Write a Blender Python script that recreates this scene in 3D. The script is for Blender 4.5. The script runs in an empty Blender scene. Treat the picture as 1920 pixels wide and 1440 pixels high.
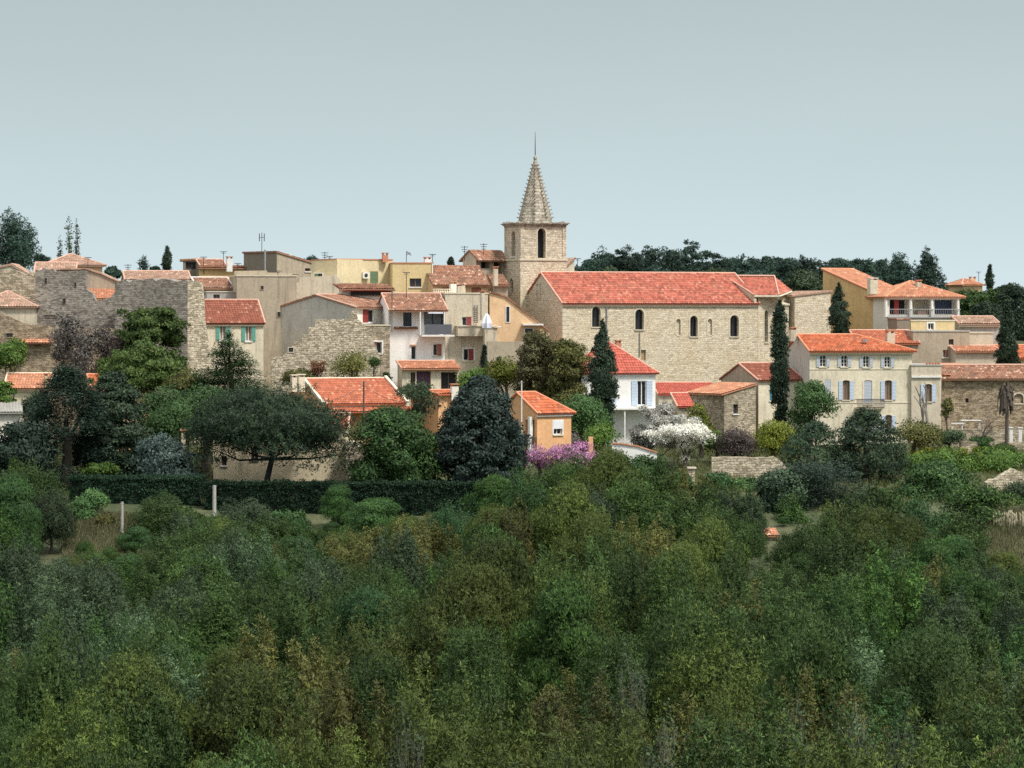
import bpy, math, random
import numpy as np
from mathutils import Vector as V
R = math.radians
random.seed(7); rng = np.random.default_rng(7)
S = bpy.context.scene; COL = S.collection
FPX = 5700.0; HY = 590.0          # focal length and horizon of the 1920 px wide picture
def P(px, py, Y): return V(((px-960)/FPX*Y, Y, (HY-py)/FPX*Y))
# ---------------------------------------------------------------- camera
cd = bpy.data.cameras.new('camera'); cam = bpy.data.objects.new('camera', cd); COL.objects.link(cam)
cam.location = (0,0,0); cam.rotation_euler = (R(90),0,0)
cd.sensor_width = 36; cd.lens = FPX/1920*36; cd.shift_y = -(720-HY)/1920
cd.clip_start = 1; cd.clip_end = 6000; S.camera = cam
# ---------------------------------------------------------------- terrain height
_ty = [-60,0,20,60,85,130,200,225,236,246,262,285,293,305,318,335,352,390,450,520,620,900,3000]
_tz = [-1.7,-1.7,-5,-18,-21,-21.2,-18.8,-16.4,-14.8,-13.8,-12.6,-11.4,-10.2,-7.8,-4.4,-1.6,-.6,-4,-6,-2,-12,-30,-60]
def ground(x, y):
    z = float(np.interp(y, _ty, _tz))
    if y > 400: z += 3.5*math.exp(-((x-35)/40)**2)*math.exp(-((y-520)/60)**2)
    z += .35*math.sin(x*.11+y*.05)*min(1,max(0,(y-60)/60))
    return z
# ---------------------------------------------------------------- materials
MATS = {}
def newmat(n):
    m = bpy.data.materials.new(n); m.use_nodes = True; nt = m.node_tree
    b = nt.nodes['Principled BSDF']; return m, nt, b
def N(nt, t, **k):
    n = nt.nodes.new(t)
    for a, v in k.items():
        if a.startswith('_'): n.inputs[a[1:].replace('_',' ')].default_value = v
        else: setattr(n, a, v)
    return n
def ramp(nt, src, stops, interp='LINEAR'):
    r = nt.nodes.new('ShaderNodeValToRGB'); cr = r.color_ramp; cr.interpolation = interp
    while len(cr.elements) < len(stops): cr.elements.new(.5)
    for e, (p, c) in zip(cr.elements, stops):
        e.position = p; e.color = (*c, 1) if len(c) == 3 else c
    nt.links.new(src, r.inputs[0]); return r.outputs[0]
def mixc(nt, a, b, f, mode='MIX'):
    m = nt.nodes.new('ShaderNodeMix'); m.data_type = 'RGBA'; m.blend_type = mode
    for s, i in ((f,0),(a,6),(b,7)):
        if isinstance(s, (int,float)): m.inputs[i].default_value = s
        elif isinstance(s, tuple): m.inputs[i].default_value = (*s,1)
        else: nt.links.new(s, m.inputs[i])
    return m.outputs[2]
def noise(nt, vec, sc, det=4, rough=.6):
    n = N(nt,'ShaderNodeTexNoise',_Scale=sc,_Detail=det,_Roughness=rough)
    if vec is not None: nt.links.new(vec, n.inputs['Vector'])
    return n.outputs['Fac']
def bump(nt, b, h, st, dist=.05):
    n = N(nt,'ShaderNodeBump',_Strength=st,_Distance=dist); nt.links.new(h, n.inputs['Height']); nt.links.new(n.outputs[0], b.inputs['Normal'])
def sc_(c, k): return tuple(min(1,x*k) for x in c)
def plaster(name, c, stain=.5, rough=.9, dirt=(.16,.14,.11), mot=.75):
    m, nt, b = newmat(name); L = nt.links
    g = nt.nodes.new('ShaderNodeNewGeometry').outputs['Position']
    uv = nt.nodes.new('ShaderNodeUVMap').outputs[0]
    n1 = noise(nt, g, .55, 6, .65); n2 = noise(nt, g, 4.5, 5, .7)
    mp = N(nt,'ShaderNodeMapping'); mp.inputs['Scale'].default_value = (1.6,.18,1); L.new(uv, mp.inputs[0])
    n3 = noise(nt, mp.outputs[0], 1.2, 5, .7)
    col = ramp(nt, n1, [(.3,sc_(c,.86)),(.7,sc_(c,1.07))])
    col = mixc(nt, col, ramp(nt, n2, [(.3,(.72,.72,.72)),(.6,(1,1,1))]), mot, 'MULTIPLY')
    col = mixc(nt, col, dirt, ramp(nt, n3, [(.5,(0,0,0)),(.78,(stain,)*3)]))
    L.new(col, b.inputs['Base Color']); b.inputs['Roughness'].default_value = rough; b.inputs['Specular IOR Level'].default_value=.2
    bump(nt, b, n2, .35, .04); MATS[name] = m; return m
def stone(name, c1, c2, mort, bw=.42, rh=.2, big=.5, stain=(.12,.11,.10), st=.6, mz=.022, vm_=.62, mf=1.0):
    m, nt, b = newmat(name); L = nt.links
    uv = nt.nodes.new('ShaderNodeUVMap').outputs[0]
    g = nt.nodes.new('ShaderNodeNewGeometry').outputs['Position']
    nz = N(nt,'ShaderNodeTexNoise',_Scale=1.4,_Detail=3); L.new(uv, nz.inputs['Vector'])
    sb = N(nt,'ShaderNodeVectorMath',operation='SUBTRACT'); L.new(nz.outputs['Color'], sb.inputs[0]); sb.inputs[1].default_value=(.5,.5,.5)
    ml = N(nt,'ShaderNodeVectorMath',operation='SCALE',_Scale=.32); L.new(sb.outputs[0], ml.inputs[0])
    ad = N(nt,'ShaderNodeVectorMath',operation='ADD'); L.new(uv, ad.inputs[0]); L.new(ml.outputs[0], ad.inputs[1])
    br = N(nt,'ShaderNodeTexBrick',_Scale=1.0,_Mortar_Size=mz,_Mortar_Smooth=.3,_Bias=0.0,_Brick_Width=bw,_Row_Height=rh)
    br.offset=.5; br.squash=.7; br.squash_frequency=3
    L.new(ad.outputs[0], br.inputs['Vector'])
    br.inputs['Color1'].default_value=(0,0,0,1); br.inputs['Color2'].default_value=(1,1,1,1); br.inputs['Mortar'].default_value=(.5,.5,.5,1)
    vo = N(nt,'ShaderNodeTexVoronoi',_Scale=3.0); vm=N(nt,'ShaderNodeMapping'); vm.inputs['Scale'].default_value=(1,2.1,1); L.new(ad.outputs[0],vm.inputs[0]); L.new(vm.outputs[0], vo.inputs['Vector'])
    sp = nt.nodes.new('ShaderNodeSeparateColor'); L.new(vo.outputs['Color'], sp.inputs[0])
    t = mixc(nt, br.outputs['Color'], sp.outputs[0], vm_)
    col = ramp(nt, t, [(.06,sc_(c1,.70)),(.38,c1),(.62,c2),(.95,sc_(c2,1.18))])
    col = mixc(nt, col, mort, ramp(nt, br.outputs['Fac'], [(0,(0,0,0)),(1,(mf,)*3)]))
    n1 = noise(nt, g, .33, 6, .65); n2 = noise(nt, g, 6, 4, .7)
    col = mixc(nt, col, ramp(nt, n2, [(.3,(.62,.6,.58)),(.62,(1.0,1.0,1.0))]), .8,'MULTIPLY')
    col = mixc(nt, col, stain, ramp(nt, n1, [(.46,(0,0,0)),(.72,(big,)*3)]))
    L.new(col, b.inputs['Base Color']); b.inputs['Roughness'].default_value=.93; b.inputs['Specular IOR Level'].default_value=.15
    inv = N(nt,'ShaderNodeMath',operation='SUBTRACT'); inv.inputs[0].default_value=1; L.new(br.outputs['Fac'], inv.inputs[1])
    add = N(nt,'ShaderNodeMath',operation='ADD'); L.new(inv.outputs[0], add.inputs[0]); L.new(n2, add.inputs[1])
    bump(nt, b, add.outputs[0], st, .06); MATS[name]=m; return m
def tile(name, c, var=.35, lich=(.30,.27,.21), la=.35, pale=(.55,.36,.26)):
    m, nt, b = newmat(name); L = nt.links
    uv = nt.nodes.new('ShaderNodeUVMap').outputs[0]
    g = nt.nodes.new('ShaderNodeNewGeometry').outputs['Position']
    fl = N(nt,'ShaderNodeVectorMath',operation='FLOOR'); L.new(uv, fl.inputs[0])
    wn = N(nt,'ShaderNodeTexWhiteNoise',noise_dimensions='2D'); L.new(fl.outputs[0], wn.inputs['Vector'])
    col = ramp(nt, wn.outputs['Value'], [(0,sc_(c,1-var)),(.35,sc_(c,1-var*.4)),(.75,c),(.93,sc_(c,1.12)),(1,pale)])
    n1 = noise(nt, g, .6, 6, .7)
    col = mixc(nt, col, lich, ramp(nt, n1, [(.48,(0,0,0)),(.75,(la,)*3)]))
    L.new(col, b.inputs['Base Color']); b.inputs['Roughness'].default_value=.85; b.inputs['Specular IOR Level'].default_value=.2
    MATS[name]=m; return m
def plain(name, c, rough=.6, metal=0, nz=.15, sc=3):
    m, nt, b = newmat(name)
    g = nt.nodes.new('ShaderNodeNewGeometry').outputs['Position']
    col = ramp(nt, noise(nt, g, sc, 4), [(.3,sc_(c,1-nz)),(.7,sc_(c,1+nz*.5))])
    nt.links.new(col, b.inputs['Base Color']); b.inputs['Roughness'].default_value=rough; b.inputs['Metallic'].default_value=metal
    MATS[name]=m; return m
def shutmat(name, c):
    m, nt, b = newmat(name)
    uv = nt.nodes.new('ShaderNodeUVMap').outputs[0]
    w = N(nt,'ShaderNodeTexWave',wave_type='BANDS',bands_direction='Y',_Scale=2.4,_Distortion=0.0); nt.links.new(uv, w.inputs['Vector'])
    col = ramp(nt, w.outputs['Fac'], [(0,sc_(c,.72)),(.4,c)])
    nt.links.new(col, b.inputs['Base Color']); b.inputs['Roughness'].default_value=.55; bump(nt,b,w.outputs['Fac'],.4,.02)
    MATS[name]=m; return m
def leafmat(name, dark, light, rnd=.45, trans=.15, hue=None):
    m, nt, b = newmat(name); L = nt.links
    at = N(nt,'ShaderNodeAttribute',attribute_name='tint'); oi = nt.nodes.new('ShaderNodeObjectInfo')
    g = nt.nodes.new('ShaderNodeNewGeometry').outputs['Position']
    n1 = noise(nt, g, .7, 3)
    s = N(nt,'ShaderNodeMath',operation='MULTIPLY_ADD'); L.new(n1, s.inputs[0]); s.inputs[1].default_value=1.1; s.inputs[2].default_value=-.55
    a = N(nt,'ShaderNodeMath',operation='ADD'); L.new(at.outputs['Fac'], a.inputs[0]); L.new(s.outputs[0], a.inputs[1])
    mid = tuple((x+y)/2 for x,y in zip(dark,light))
    col = ramp(nt, a.outputs[0], [(.05,dark),(.5,mid),(.88,light),(1,sc_(light,1.5))])
    r1 = ramp(nt, oi.outputs['Random'], [(0,(1-rnd,)*3),(1,(1+rnd*.6,)*3)])
    col = mixc(nt, col, r1, 1.0, 'MULTIPLY')
    if hue:
        wn = N(nt,'ShaderNodeTexWhiteNoise',noise_dimensions='1D'); L.new(oi.outputs['Random'], wn.inputs['W'])
        col = mixc(nt, col, mixc(nt, col, hue, .75), ramp(nt, wn.outputs['Value'], [(.25,(0,0,0)),(1,(1,1,1))]))
    b.inputs['Roughness'].default_value=.65; b.inputs['Specular IOR Level'].default_value=.25
    L.new(col, b.inputs['Base Color'])
    tr = nt.nodes.new('ShaderNodeBsdfTranslucent'); L.new(col, tr.inputs[0]); mx = nt.nodes.new('ShaderNodeMixShader'); mx.inputs[0].default_value=trans
    L.new(b.outputs[0], mx.inputs[1]); L.new(tr.outputs[0], mx.inputs[2]); L.new(mx.outputs[0], nt.nodes['Material Output'].inputs['Surface'])
    MATS[name]=m; return m
# walls
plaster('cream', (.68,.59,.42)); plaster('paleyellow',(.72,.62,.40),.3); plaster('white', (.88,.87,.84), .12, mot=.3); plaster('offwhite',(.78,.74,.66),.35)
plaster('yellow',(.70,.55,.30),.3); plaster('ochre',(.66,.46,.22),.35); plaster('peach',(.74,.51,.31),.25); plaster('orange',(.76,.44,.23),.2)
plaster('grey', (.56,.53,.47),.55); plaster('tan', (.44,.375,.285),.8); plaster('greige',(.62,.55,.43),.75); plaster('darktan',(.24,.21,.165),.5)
plaster('palewall',(.74,.67,.52),.6); plaster('concrete',(.42,.41,.38),.5)
stone('church_stone',(.66,.575,.43),(.76,.685,.54),(.57,.495,.375),.40,.18,.35,(.50,.38,.22))
stone('tower_stone',(.58,.51,.395),(.70,.625,.50),(.46,.405,.31),.5,.24,.35,(.20,.18,.14),.5)
stone('spire_stone',(.40,.36,.295),(.54,.49,.41),(.16,.15,.12),.6,.3,.5,(.13,.12,.10),.5)
stone('rubble',(.36,.31,.225),(.58,.50,.38),(.22,.19,.145),.36,.17,.45,(.15,.13,.10),.6,.03,.85,.45)
stone('dark_rubble',(.25,.225,.195),(.38,.345,.30),(.19,.17,.15),.36,.18,.6,(.11,.10,.09),.5,.03,.85,.4)
stone('pale_rubble',(.44,.38,.28),(.70,.62,.48),(.27,.235,.175),.4,.2,.3,(.25,.21,.15),.7,.03,.8,.6)
stone('brown_rubble',(.30,.235,.16),(.48,.39,.28),(.22,.175,.125),.34,.17,.4,(.13,.10,.08),.6,.03,.85,.5)
# roofs
tile('tile_church',(.46,.145,.10),.45,(.38,.21,.14),.5,(.54,.25,.18)); tile('tile_orange',(.50,.145,.068),.4,(.34,.17,.10),.55,(.56,.25,.15))
tile('tile_red',(.46,.12,.085),.3,(.33,.12,.08),.3,(.50,.14,.10)); tile('tile_old',(.34,.175,.115),.5,(.25,.20,.14),.6,(.60,.42,.32))
tile('tile_brown',(.27,.095,.062),.3,(.2,.11,.07),.35,(.4,.22,.15)); tile('tile_salmon',(.49,.225,.135),.3,(.46,.30,.18),.4,(.7,.42,.3))
tile('tile_faded',(.42,.27,.20),.4,(.40,.33,.25),.6,(.6,.48,.38)); tile('tile_villa',(.45,.15,.085),.3,(.42,.2,.12),.3,(.62,.33,.2))
plain('ridge_pink',(.60,.36,.27)); plain('ridge_orange',(.66,.27,.14)); plain('stone_trim',(.60,.54,.42),.9,0,.2); plain('trim_white',(.74,.73,.70),.7)
plain('trim_cream',(.70,.62,.48),.8); plain('wood_dark',(.07,.05,.04),.7); plain('metal_dark',(.05,.05,.055),.5,.3); plain('metal_grey',(.30,.31,.32),.5,.4)
plain('frame_white',(.70,.70,.68),.5); plain('frame_brown',(.16,.10,.07),.6); plain('curtain',(.30,.22,.16),.9); plain('blind_white',(.72,.74,.78),.6)
plain('bark',(.10,.08,.065),.95,0,.4,6); plain('bark_pale',(.30,.27,.23),.95,0,.3,6); plain('bark_dark',(.035,.035,.042),.95,0,.3,6)
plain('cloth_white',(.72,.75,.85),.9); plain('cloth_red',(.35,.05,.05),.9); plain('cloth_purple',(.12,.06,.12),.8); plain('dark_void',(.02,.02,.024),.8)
plain('sheet_dark',(.10,.11,.13),.6); plain('terracotta',(.48,.22,.13),.85)
m, nt, b = newmat('glass'); b.inputs['Base Color'].default_value=(.018,.02,.028,1); b.inputs['Roughness'].default_value=.12; MATS['glass']=m
for n, c in (('shut_green',(.10,.34,.27)),('shut_olive',(.13,.20,.11)),('shut_blue',(.50,.60,.74)),('shut_grey',(.45,.50,.56)),('shut_red',(.25,.035,.035)),('shut_brown',(.30,.10,.06)),('shut_navy',(.03,.05,.11)),('shut_teal',(.06,.17,.22))): shutmat(n, c)
# leaves: dark, light
LM = dict(
 oak=((.011,.028,.008),(.082,.150,.034)), olive=((.016,.033,.008),(.122,.170,.034)), green=((.011,.033,.008),(.082,.170,.034)),
 silver=((.026,.058,.026),(.125,.205,.095)), greygreen=((.014,.030,.014),(.086,.134,.062)), brown=((.044,.050,.022),(.18,.175,.075)),
 pine=((.010,.027,.018),(.064,.108,.054)), cedar=((.010,.026,.019),(.058,.100,.066)), magnolia=((.010,.026,.024),(.090,.140,.115)),
 cypress=((.014,.030,.020),(.052,.085,.048)), hedge=((.010,.034,.019),(.032,.080,.038)), round=((.012,.036,.012),(.060,.122,.034)),
 bright=((.036,.085,.014),(.115,.195,.035)), yellowgreen=((.09,.12,.015),(.22,.25,.03)), cedargreen=((.036,.075,.018),(.125,.185,.045)),
 midgreen=((.030,.080,.024),(.085,.16,.05)), bluegrey=((.022,.042,.040),(.105,.155,.135)), purplebrown=((.046,.036,.034),(.14,.110,.10)),
 blossom=((.46,.45,.38),(.80,.79,.73)), magenta=((.34,.13,.28),(.64,.34,.55)), rust=((.12,.05,.03),(.25,.12,.06)), twig=((.09,.08,.075),(.20,.185,.17)),
 oliveyellow=((.044,.058,.018),(.17,.17,.045)), farpine=((.014,.036,.028),(.050,.092,.066)), dry=((.08,.09,.04),(.22,.21,.11)))  # blue in farpine is partly distance haze put into the leaf colour
for k, (d, l) in LM.items(): leafmat('leaf_'+k, d, l, hue=None if k not in('oak','olive','green','greygreen') else {'oak':(.044,.082,.022),'olive':(.070,.092,.020),'green':(.034,.090,.034),'greygreen':(.044,.072,.036)}[k])
M = MATS
# ---------------------------------------------------------------- mesh building
ORG = {}
def vec(p): return V(p)
class MB:
    def __init__(s): s.v=[]; s.f=[]; s.uv=[]
    def face(s, pts, uv=None):
        i=len(s.v); s.v += [tuple(p) for p in pts]; s.f.append(tuple(range(i,i+len(pts)))); s.uv.append(uv)
    def hexa(s, c):   # 8 corners: bottom 4, top 4
        for q in ((0,3,2,1),(4,5,6,7),(0,1,5,4),(1,2,6,5),(2,3,7,6),(3,0,4,7)): s.face([c[k] for k in q])
    def box(s, o, u, w, v, d, z0, z1):
        o=V((o[0],o[1],0)); a=[o, o+u*w, o+u*w+v*d, o+v*d]
        s.hexa([V((p.x,p.y,z0)) for p in a]+[V((p.x,p.y,z1)) for p in a])
    def tube(s, pts, rad, n=6, cap=True):
        pts=[V(p) for p in pts]; rings=[]
        for i,p in enumerate(pts):
            d=(pts[min(i+1,len(pts)-1)]-pts[max(i-1,0)]).normalized()
            a=d.orthogonal().normalized() if abs(d.z)>.9 else d.cross(V((0,0,1))).normalized()
            b=d.cross(a); r=rad[i] if hasattr(rad,'__len__') else rad
            rings.append([p+(a*math.cos(t)+b*math.sin(t))*r for t in [2*math.pi*k/n for k in range(n)]])
        base=len(s.v)
        for rg in rings: s.v += [tuple(q) for q in rg]
        for i in range(len(rings)-1):
            for k in range(n):
                s.f.append((base+i*n+k, base+i*n+(k+1)%n, base+(i+1)*n+(k+1)%n, base+(i+1)*n+k)); s.uv.append(None)
        if cap:
            s.f.append(tuple(base+k for k in range(n))[::-1]); s.uv.append(None)
            s.f.append(tuple(base+(len(rings)-1)*n+k for k in range(n))); s.uv.append(None)
    def build(s, name, mat, parent=None, origin=None):
        if not s.f: return None
        org = ORG[parent] if parent is not None else V(origin if origin is not None else s.v[0])
        me=bpy.data.meshes.new(name); me.from_pydata([(a-org.x,b-org.y,c-org.z) for a,b,c in s.v],[],s.f)
        me.materials.append(M[mat] if isinstance(mat,str) else mat)
        me.update(); ul=me.uv_layers.new(name='uv'); data=[0.0]*(2*len(me.loops)); zz=V((0,0,1))
        for p, uv in zip(me.polygons, s.uv):
            if uv is not None:
                for li, q in zip(p.loop_indices, uv): data[2*li]=q[0]; data[2*li+1]=q[1]
            else:
                n=p.normal; t=zz.cross(n)
                if t.length<.3: tx,ty=V((1,0,0)),V((0,1,0))
                else: tx=t.normalized(); ty=zz
                for li,vi in zip(p.loop_indices,p.vertices):
                    w=V(s.v[vi]); data[2*li]=w.dot(tx); data[2*li+1]=w.dot(ty)
        ul.data.foreach_set('uv', data)
        o=bpy.data.objects.new(name, me); COL.objects.link(o); ORG[o]=org
        if parent is not None: o.parent=parent
        else: o.location=org
        return o
def root(name, label, cat, loc, group=None):
    o=bpy.data.objects.new(name,None); COL.objects.link(o); o.location=loc; ORG[o]=V(loc); o['label']=label; o['category']=cat; o.empty_display_size=.5
    if group: o['group']=group
    return o
def tag(o, label=None, cat=None, group=None, kind=None):
    for k,v in (('label',label),('category',cat),('group',group),('kind',kind)):
        if v: o[k]=v
    return o
def tiles(mb, A, B, C, D, per=.25, row=.42, amp=.06, thick=.12):
    A,B,C,D=map(V,(A,B,C,D)); u=(B-A).normalized(); W=(B-A).length
    if u.length==0: return
    dv=D-A; s=dv-u*dv.dot(u)
    if s.length<.05: dv=C-A; s=dv-u*dv.dot(u)
    L=s.length; s.normalize(); n=u.cross(s)
    if n.z<0: n=-n
    lo=(D-A).dot(u); ro=(C-B).dot(u); nr=max(2,int(round(L/row)))
    x0=min(0,lo); x1=max(W,W+ro); k0=math.floor(x0/per*4); k1=math.ceil(x1/per*4); prof=(0,.75,1,.75)
    lines=[]
    for j in range(nr):
        sh=random.uniform(-.02,.02)
        for t,off in ((j/nr,.035),((j+1)/nr-1e-4,0.0)):
            l=lo*t; r=W+ro*t; ln=[]
            for k in range(k0,k1+1):
                x=min(max(k*per/4+sh,l),r)
                ln.append((x, A+u*x+s*(L*t)+n*(prof[k%4]*amp+off), (k*per/4/per+.001, j+.01 if off else j+.99)))
            lines.append(ln)
    base=len(mb.v); w=len(lines[0])
    for ln in lines: mb.v += [tuple(q[1]) for q in ln]
    for i in range(len(lines)-1):
        for k in range(w-1):
            if lines[i][k][0]==lines[i][k+1][0] and lines[i+1][k][0]==lines[i+1][k+1][0]: continue
            a=base+i*w+k; mb.f.append((a,a+1,a+w+1,a+w))
            jj=i//2+.5; kk=(k0+k)//4+.5; mb.uv.append([(kk,jj)]*4)
    dn=n*-thick; q=[A,B,C,D]; q=[p+n*.0 for p in q]; lw=[p+dn for p in q]
    mb.face(lw,[(0,0)]*4)
    for i in range(4):
        a,b2=q[i],q[(i+1)%4]
        if (a-b2).length>.01: mb.face([a,b2,lw[(i+1)%4],lw[i]],[(i*3.5+.5,.5)]*4)
class Fr:
    """local frame: a runs along the front to the right, b runs back along the left side"""
    def __init__(s, px, Y, yaw):
        s.o=V(((px-960)/FPX*Y,Y,0)); t=R(yaw); s.u=V((math.cos(t),math.sin(t),0)); s.v=V((-math.sin(t),math.cos(t),0)); s.Y=Y
    def at(s,a,b,z): p=s.o+s.u*a+s.v*b; return V((p.x,p.y,z))
    def a_of(s,px,b=0):
        o=s.o+s.v*b; t=(px-960)/FPX; return (t*o.y-o.x)/(s.u.x-t*s.u.y)
    def b_of(s,px,a=0):
        o=s.o+s.u*a; t=(px-960)/FPX; return (t*o.y-o.x)/(s.v.x-t*s.v.y)
    def z(s,py,a=0,b=0): return (HY-py)/FPX*(s.o+s.u*a+s.v*b).y
def wall(mb, fr, side, w, z0, top, holes=(), off=0.0, rev=.22):
    """side 'f': a along front at b=off; side 'l': b along left at a=off. holes: (a0,a1,z0,z1,arch)"""
    def pt(a,z,dp=0): return fr.at(a,off+dp,z) if side=='f' else fr.at(off+dp,a,z)
    zt=min(z for a,z in top)
    hs=[h for h in holes if h[2]>z0 and h[3]<zt-.01 and h[0]>0 and h[1]<w]
    xs=sorted({0,w,*[h[0] for h in hs],*[h[1] for h in hs]}); zs=sorted({z0,zt,*[h[2] for h in hs],*[h[3] for h in hs]})
    for i in range(len(xs)-1):
        for j in range(len(zs)-1):
            cx=(xs[i]+xs[i+1])/2; cz=(zs[j]+zs[j+1])/2
            if any(h[0]<cx<h[1] and h[2]<cz<h[3] for h in hs): continue
            mb.face([pt(xs[i],zs[j]),pt(xs[i+1],zs[j]),pt(xs[i+1],zs[j+1]),pt(xs[i],zs[j+1])])
    tp=[(0,zt)]+[(w,zt)]+[(a,z) for a,z in reversed(top)]
    tp2=[tp[0]]
    for q in tp[1:]:
        if (abs(q[0]-tp2[-1][0])+abs(q[1]-tp2[-1][1]))>1e-3 and (abs(q[0]-tp2[0][0])+abs(q[1]-tp2[0][1]))>1e-3: tp2.append(q)
    if len(tp2)>2: mb.face([pt(a,z) for a,z in tp2])
    for h in hs:
        a0,a1,b0,b1=h[:4]; arch=h[4] if len(h)>4 else 0; rv=h[5] if len(h)>5 else rev
        out=[(a0,b0)]
        if arch:
            r=(a1-a0)/2; rz=r*arch; zc=b1-rz; arc=[(a0+r-r*math.cos(math.pi*k/10), zc+rz*math.sin(math.pi*k/10)) for k in range(11)]
            mb.face([pt(a0,b1)]+[pt(*q) for q in arc[:6][::-1]]); mb.face([pt(a1,b1)]+[pt(*q) for q in arc[5:]][::1])
            out+=arc+[(a1,b0)]
        else: out+=[(a0,b1),(a1,b1),(a1,b0)]
        for q,r_ in zip(out,out[1:]+out[:1]): mb.face([pt(*q),pt(*r_),pt(*r_,rv),pt(*q,rv)])
def window(par, fr, side, off, x0,y0,x1,y1, kind='cas', shut=None, sw=None, arch=0, frame='frame_white', sill=True, rv=.22, grid=1, surround=None, pane='glass', lab=None):
    """returns hole tuple and builds window as a child of par"""
    if side=='f':
        a0,a1=fr.a_of(x0,off),fr.a_of(x1,off); z1=fr.z(y0,(a0+a1)/2,off); z0=fr.z(y1,(a0+a1)/2,off)
        def pt(a,z,dp=0): return fr.at(a,off+dp,z)
        ud,vd=fr.u,fr.v
    else:
        a0,a1=fr.b_of(x1,off),fr.b_of(x0,off); z1=fr.z(y0,off,(a0+a1)/2); z0=fr.z(y1,off,(a0+a1)/2)
        def pt(a,z,dp=0): return fr.at(off+dp,a,z)
        ud,vd=fr.v,fr.u
    def bx(mb,aa,ab,za,zb_,d0,d1):
        mb.box(pt(aa,0,d0),ud,ab-aa,vd,d1-d0,za,zb_)
    w=a1-a0; h=z1-z0; f=MB(); t=min(.08,w*.12); r=w/2; rz=r*arch; zc=z1-rz; topz=z1 if not arch else zc
    arc=[(a0+r-r*math.cos(math.pi*k/10), zc+rz*math.sin(math.pi*k/10)) for k in range(11)]
    if kind!='blind':
        bx(f,a0,a0+t,z0,topz,rv-.07,rv-.01); bx(f,a1-t,a1,z0,topz,rv-.07,rv-.01); bx(f,a0+t,a1-t,z0,z0+t,rv-.07,rv-.01)
        if not arch: bx(f,a0+t,a1-t,z1-t,z1,rv-.07,rv-.01)
        if grid>=1 and w>.45: bx(f,(a0+a1)/2-t*.5,(a0+a1)/2+t*.5,z0+t,(z1-t if not arch else zc+rz*.97),rv-.065,rv-.012)
        if grid>=2:
            for k in (1,2): bx(f,a0+t,a1-t,z0+h*k/3-t*.3,z0+h*k/3+t*.3,rv-.06,rv-.015)
    else:
        bx(f,a0-.02,a1+.02,z0-.12,z0,-.03,.05)
    wo=f.build('window',frame,par)
    if lab: wo['label']=lab
    p=MB(); ot=[(a0,z0)]+([*arc] if arch else [(a0,z1),(a1,z1)])+[(a1,z0)]
    p.face([pt(*q,rv) for q in ot]); p.build('pane' if kind!='blind' else 'infill',pane,wo)
    if sill and kind!='blind':
        s_=MB(); bx(s_,a0-.08,a1+.08,z0-.10,z0+.004,-.09,rv-.08); s_.build('sill','stone_trim' if surround else 'trim_white',wo)
    if surround:
        g=MB(); k=.14
        def outl(e): return [(a0-e,z0)]+([(a0+r-(r+e)*math.cos(math.pi*i/10), zc+(rz+e)*math.sin(math.pi*i/10)) for i in range(11)] if arch else [(a0-e,z1+e),(a1+e,z1+e)])+[(a1+e,z0)]
        o1,o2=outl(0),outl(k)
        for i in range(len(o1)-1):
            g.hexa([pt(*o1[i],-.03),pt(*o1[i+1],-.03),pt(*o2[i+1],-.03),pt(*o2[i],-.03),pt(*o1[i],.02),pt(*o1[i+1],.02),pt(*o2[i+1],.02),pt(*o2[i],.02)])
        g.build('surround',surround,wo)
    if shut:
        ws=(sw or .5)*w
        if kind in('cas','open','arched'):
            for aa in (a0-ws-.02,a1+.02):
                s_=MB(); 
                bx(s_,aa,aa+ws,z0,z1-(rz*.4 if arch else 0),-.07,-.025); s_.build('shutter',shut,wo)
        elif kind=='left': s_=MB(); bx(s_,a0+.02,a0+w*.5,z0+.02,z1-.02,.02,.07); s_.build('shutter',shut,wo)
        elif kind=='right': s_=MB(); bx(s_,a0+w*.5,a1-.02,z0+.02,z1-.02,.02,.07); s_.build('shutter',shut,wo)
        elif kind=='closed': s_=MB(); bx(s_,a0+.01,a1-.01,z0+.01,z1-.01,.02,.07); s_.build('shutter',shut,wo)
    return (a0,a1,z0,z1,arch,rv)
def zground(fr, w, d): return min(ground(*(fr.at(a,b,0))[:2]) for a in (0,w) for b in (0,d))-.6
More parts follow.
